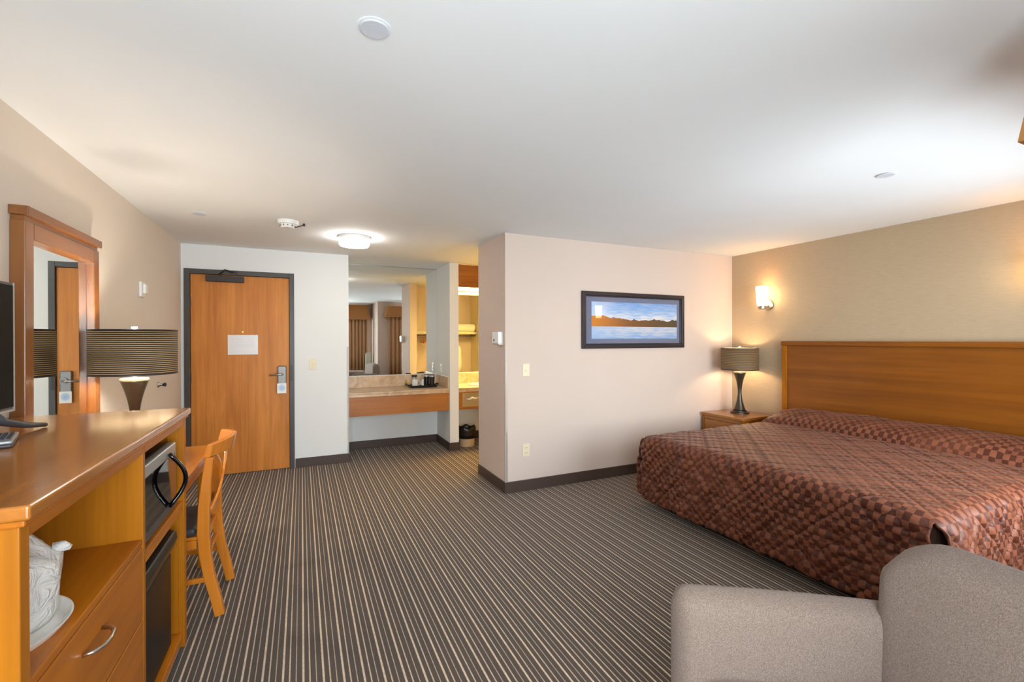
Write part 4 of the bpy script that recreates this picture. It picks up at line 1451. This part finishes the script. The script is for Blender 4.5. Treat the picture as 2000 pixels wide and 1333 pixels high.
# closet fittings (seen in the two wash-area mirrors)
r = thing('closet_shelf', 'wire closet shelf with hanging rod', 'shelf', (2.45, 4.2, 1.50))
cx0, cx1 = XC + T + 0.002, 3.058
MB().box(cx0, cx1, YP + T + 0.002, YP + T + 0.40, 1.575, 1.590).obj('shelf_board', M['white'], r)
MB().box(cx0, cx1, YP + T + 0.401, YP + T + 0.415, 1.545, 1.592).obj('front_lip', M['steel'], r)
MB().tube([(cx0, YP + T + 0.30, 1.515), (cx1, YP + T + 0.30, 1.515)], 0.014, 12).obj('hanging_rod', M['steel'], r, smooth=True)
pl = MB()
pl.box(2.58, 3.05, YP + T + 0.03, YP + T + 0.38, 1.5905, 1.745)
po = pl.obj('spare_pillow', M['linen'], None, 0, True)
md = po.modifiers.new('bevel', 'BEVEL')
md.width = 0.07
md.segments = 5
tag(po, 'white spare pillow lying on the closet shelf', 'pillow')
hang_me = None
for k, x in enumerate((2.03, 2.075, 2.12, 2.165)):
    h_ = thing('clothes_hanger', ('wooden hanger on the closet rod, nearest the thermostat wall', 'second wooden closet hanger from the thermostat wall', 'third wooden closet hanger from the thermostat wall', 'wooden closet hanger farthest from the thermostat wall')[k], 'hanger', (x, YP + T + 0.30, 1.25), 0.0, 'wooden hangers on the closet rod')
    yy = YP + T + 0.30
    MB().tube([(x, yy - 0.19, 1.385), (x, yy - 0.10, 1.425), (x, yy, 1.445), (x, yy + 0.10, 1.425), (x, yy + 0.19, 1.385)], 0.011, 8).obj('shoulder', M['chair_wood'], h_, smooth=True)
    MB().tube([(x, yy - 0.18, 1.378), (x, yy + 0.18, 1.378)], 0.006, 6).obj('trouser_bar', M['chair_wood'], h_)
    MB().tube([(x, yy, 1.457), (x, yy, 1.485), (x, yy + 0.016, 1.498), (x, yy + 0.020, 1.516), (x, yy + 0.012, 1.5335), (x, yy - 0.004, 1.5345)], 0.0025, 6).obj('hook', M['steel'], h_)
hb = MB()
hb.tube([(2.70, YP + T + 0.30, 1.49), (2.70, YP + T + 0.30, 1.34), (2.70, YP + T + 0.30, 1.28), (2.70, YP + T + 0.30, 0.95), (2.70, YP + T + 0.30, 0.80)], 0.05, 16,
        radii=[0.006, 0.010, 0.055, 0.075, 0.05], flat=1.0)
tag(hb.obj('laundry_bag', M['linen'], None, 0, True), 'long white cloth bag hanging in the closet', 'bag')


# ------------------------------------------------------------------ curtains (seen in the coffee counter mirror)
def curtain(x0, x1, y, z0, z1, label, n):
    pts = []
    steps = n * 10
    for k in range(steps + 1):
        u = k / steps
        a_ = u * n * 2 * PI
        pts.append((x0 + (x1 - x0) * u + 0.010 * math.sin(2 * a_), y + 0.032 * math.cos(a_) + 0.010 * math.sin(a_ * 0.37)))
    rows = [0.0, 0.25, 0.5, 0.75, 1.0]
    vs_, fs_ = [], []
    for i, q_ in enumerate(rows):
        z = z0 + (z1 - z0) * q_
        g_ = 1.12 - 0.18 * q_
        for (px_, py_) in pts:
            vs_.append((px_, y + (py_ - y) * g_, z))
    m_ = len(pts)
    for i in range(len(rows) - 1):
        for k in range(m_ - 1):
            fs_.append((i * m_ + k, i * m_ + k + 1, (i + 1) * m_ + k + 1, (i + 1) * m_ + k))
    me = bpy.data.meshes.new('curtain')
    me.from_pydata(vs_, [], fs_)
    o = mesh_obj('curtain', me, M['curtain'], None, 0, True)
    md_ = o.modifiers.new('thickness', 'SOLIDIFY')
    md_.thickness = 0.004
    tag(o, label, 'curtain', 'pleated bronze curtains')
    return o


def valance(x0, x1, yw, depth, z0, z1, label):
    v_ = thing('valance', label, 'valance', ((x0 + x1) / 2, yw, z0), 0.0, 'bronze box valances')
    f_ = 0.065
    yb = yw + depth
    m_ = MB()
    secs = [[(x0 - f_, yb + 0.03, z0), (x1 + f_, yb + 0.03, z0), (x1 + f_, yb + 0.015, z0), (x0 - f_, yb + 0.015, z0)],
            [(x0, yb, z1), (x1, yb, z1), (x1, yb - 0.015, z1), (x0, yb - 0.015, z1)]]
    m_.sweep(None, secs)
    m_.obj('front_panel', M['valance'], v_)
    for (a0, sgn) in ((x0, -1), (x1, 1)):
        m_ = MB()
        lo, hi = a0 + sgn * f_, a0
        secs = [[(lo, yw + 0.002, z0), (lo - sgn * 0.015, yw + 0.002, z0), (lo - sgn * 0.015, yb + 0.0145, z0), (lo, yb + 0.0145, z0)],
                [(hi, yw + 0.002, z1), (hi - sgn * 0.015, yw + 0.002, z1), (hi - sgn * 0.015, yb - 0.0155, z1), (hi, yb - 0.0155, z1)]]
        m_.sweep(None, secs)
        m_.obj('side_return', M['valance'], v_)
    MB().tube([(x0 + 0.02, yw + 0.12, z1 - 0.012), (x1 - 0.02, yw + 0.12, z1 - 0.012)], 0.007, 8).obj('curtain_track', M['white'], v_)
    return v_


valance(-1.03, 1.68, YW1, 0.22, 2.00, 2.40, 'bronze box valance over the alcove window')
valance(2.02, 4.65, YW2, 0.222, 2.03, 2.32, 'bronze box valance over the window beside the bed')
curtain(1.02, 1.66, YW1 + 0.12, 0.60, 2.375, 'pleated bronze curtain at the jog end of the alcove window', 7)
curtain(-1.00, -0.70, YW1 + 0.12, 0.60, 2.375, 'pleated bronze curtain at the left wall end of the alcove window', 4)
curtain(2.06, 2.60, YW2 + 0.12, 0.52, 2.295, 'pleated bronze curtain beside the jog at the bed window', 5)
curtain(4.02, 4.60, YW2 + 0.12, 0.52, 2.295, 'pleated bronze curtain at the headboard end of the bed window', 6)

# pale upright box that shows behind the armchair in the mirror
r = thing('upright_box', 'pale upright box behind the armchair by the window', 'box', (1.66, -0.44, 0))
MB().box(1.60, 1.735, -0.50, -0.38, 0.03, 1.09).obj('body', M['pale_green'], r, bevel=0.012, seg=3)
MB().box(1.585, 1.5995, -0.495, -0.385, 0.03, 1.06).obj('side_panel', M['white'], r, bevel=0.004)
MB().box(1.59, 1.745, -0.51, -0.37, 0.0, 0.0295).obj('base', M['white'], r, bevel=0.004)

# tidy helper properties
for o in bpy.data.objects:
    if '_base' in o:
        del o['_base']
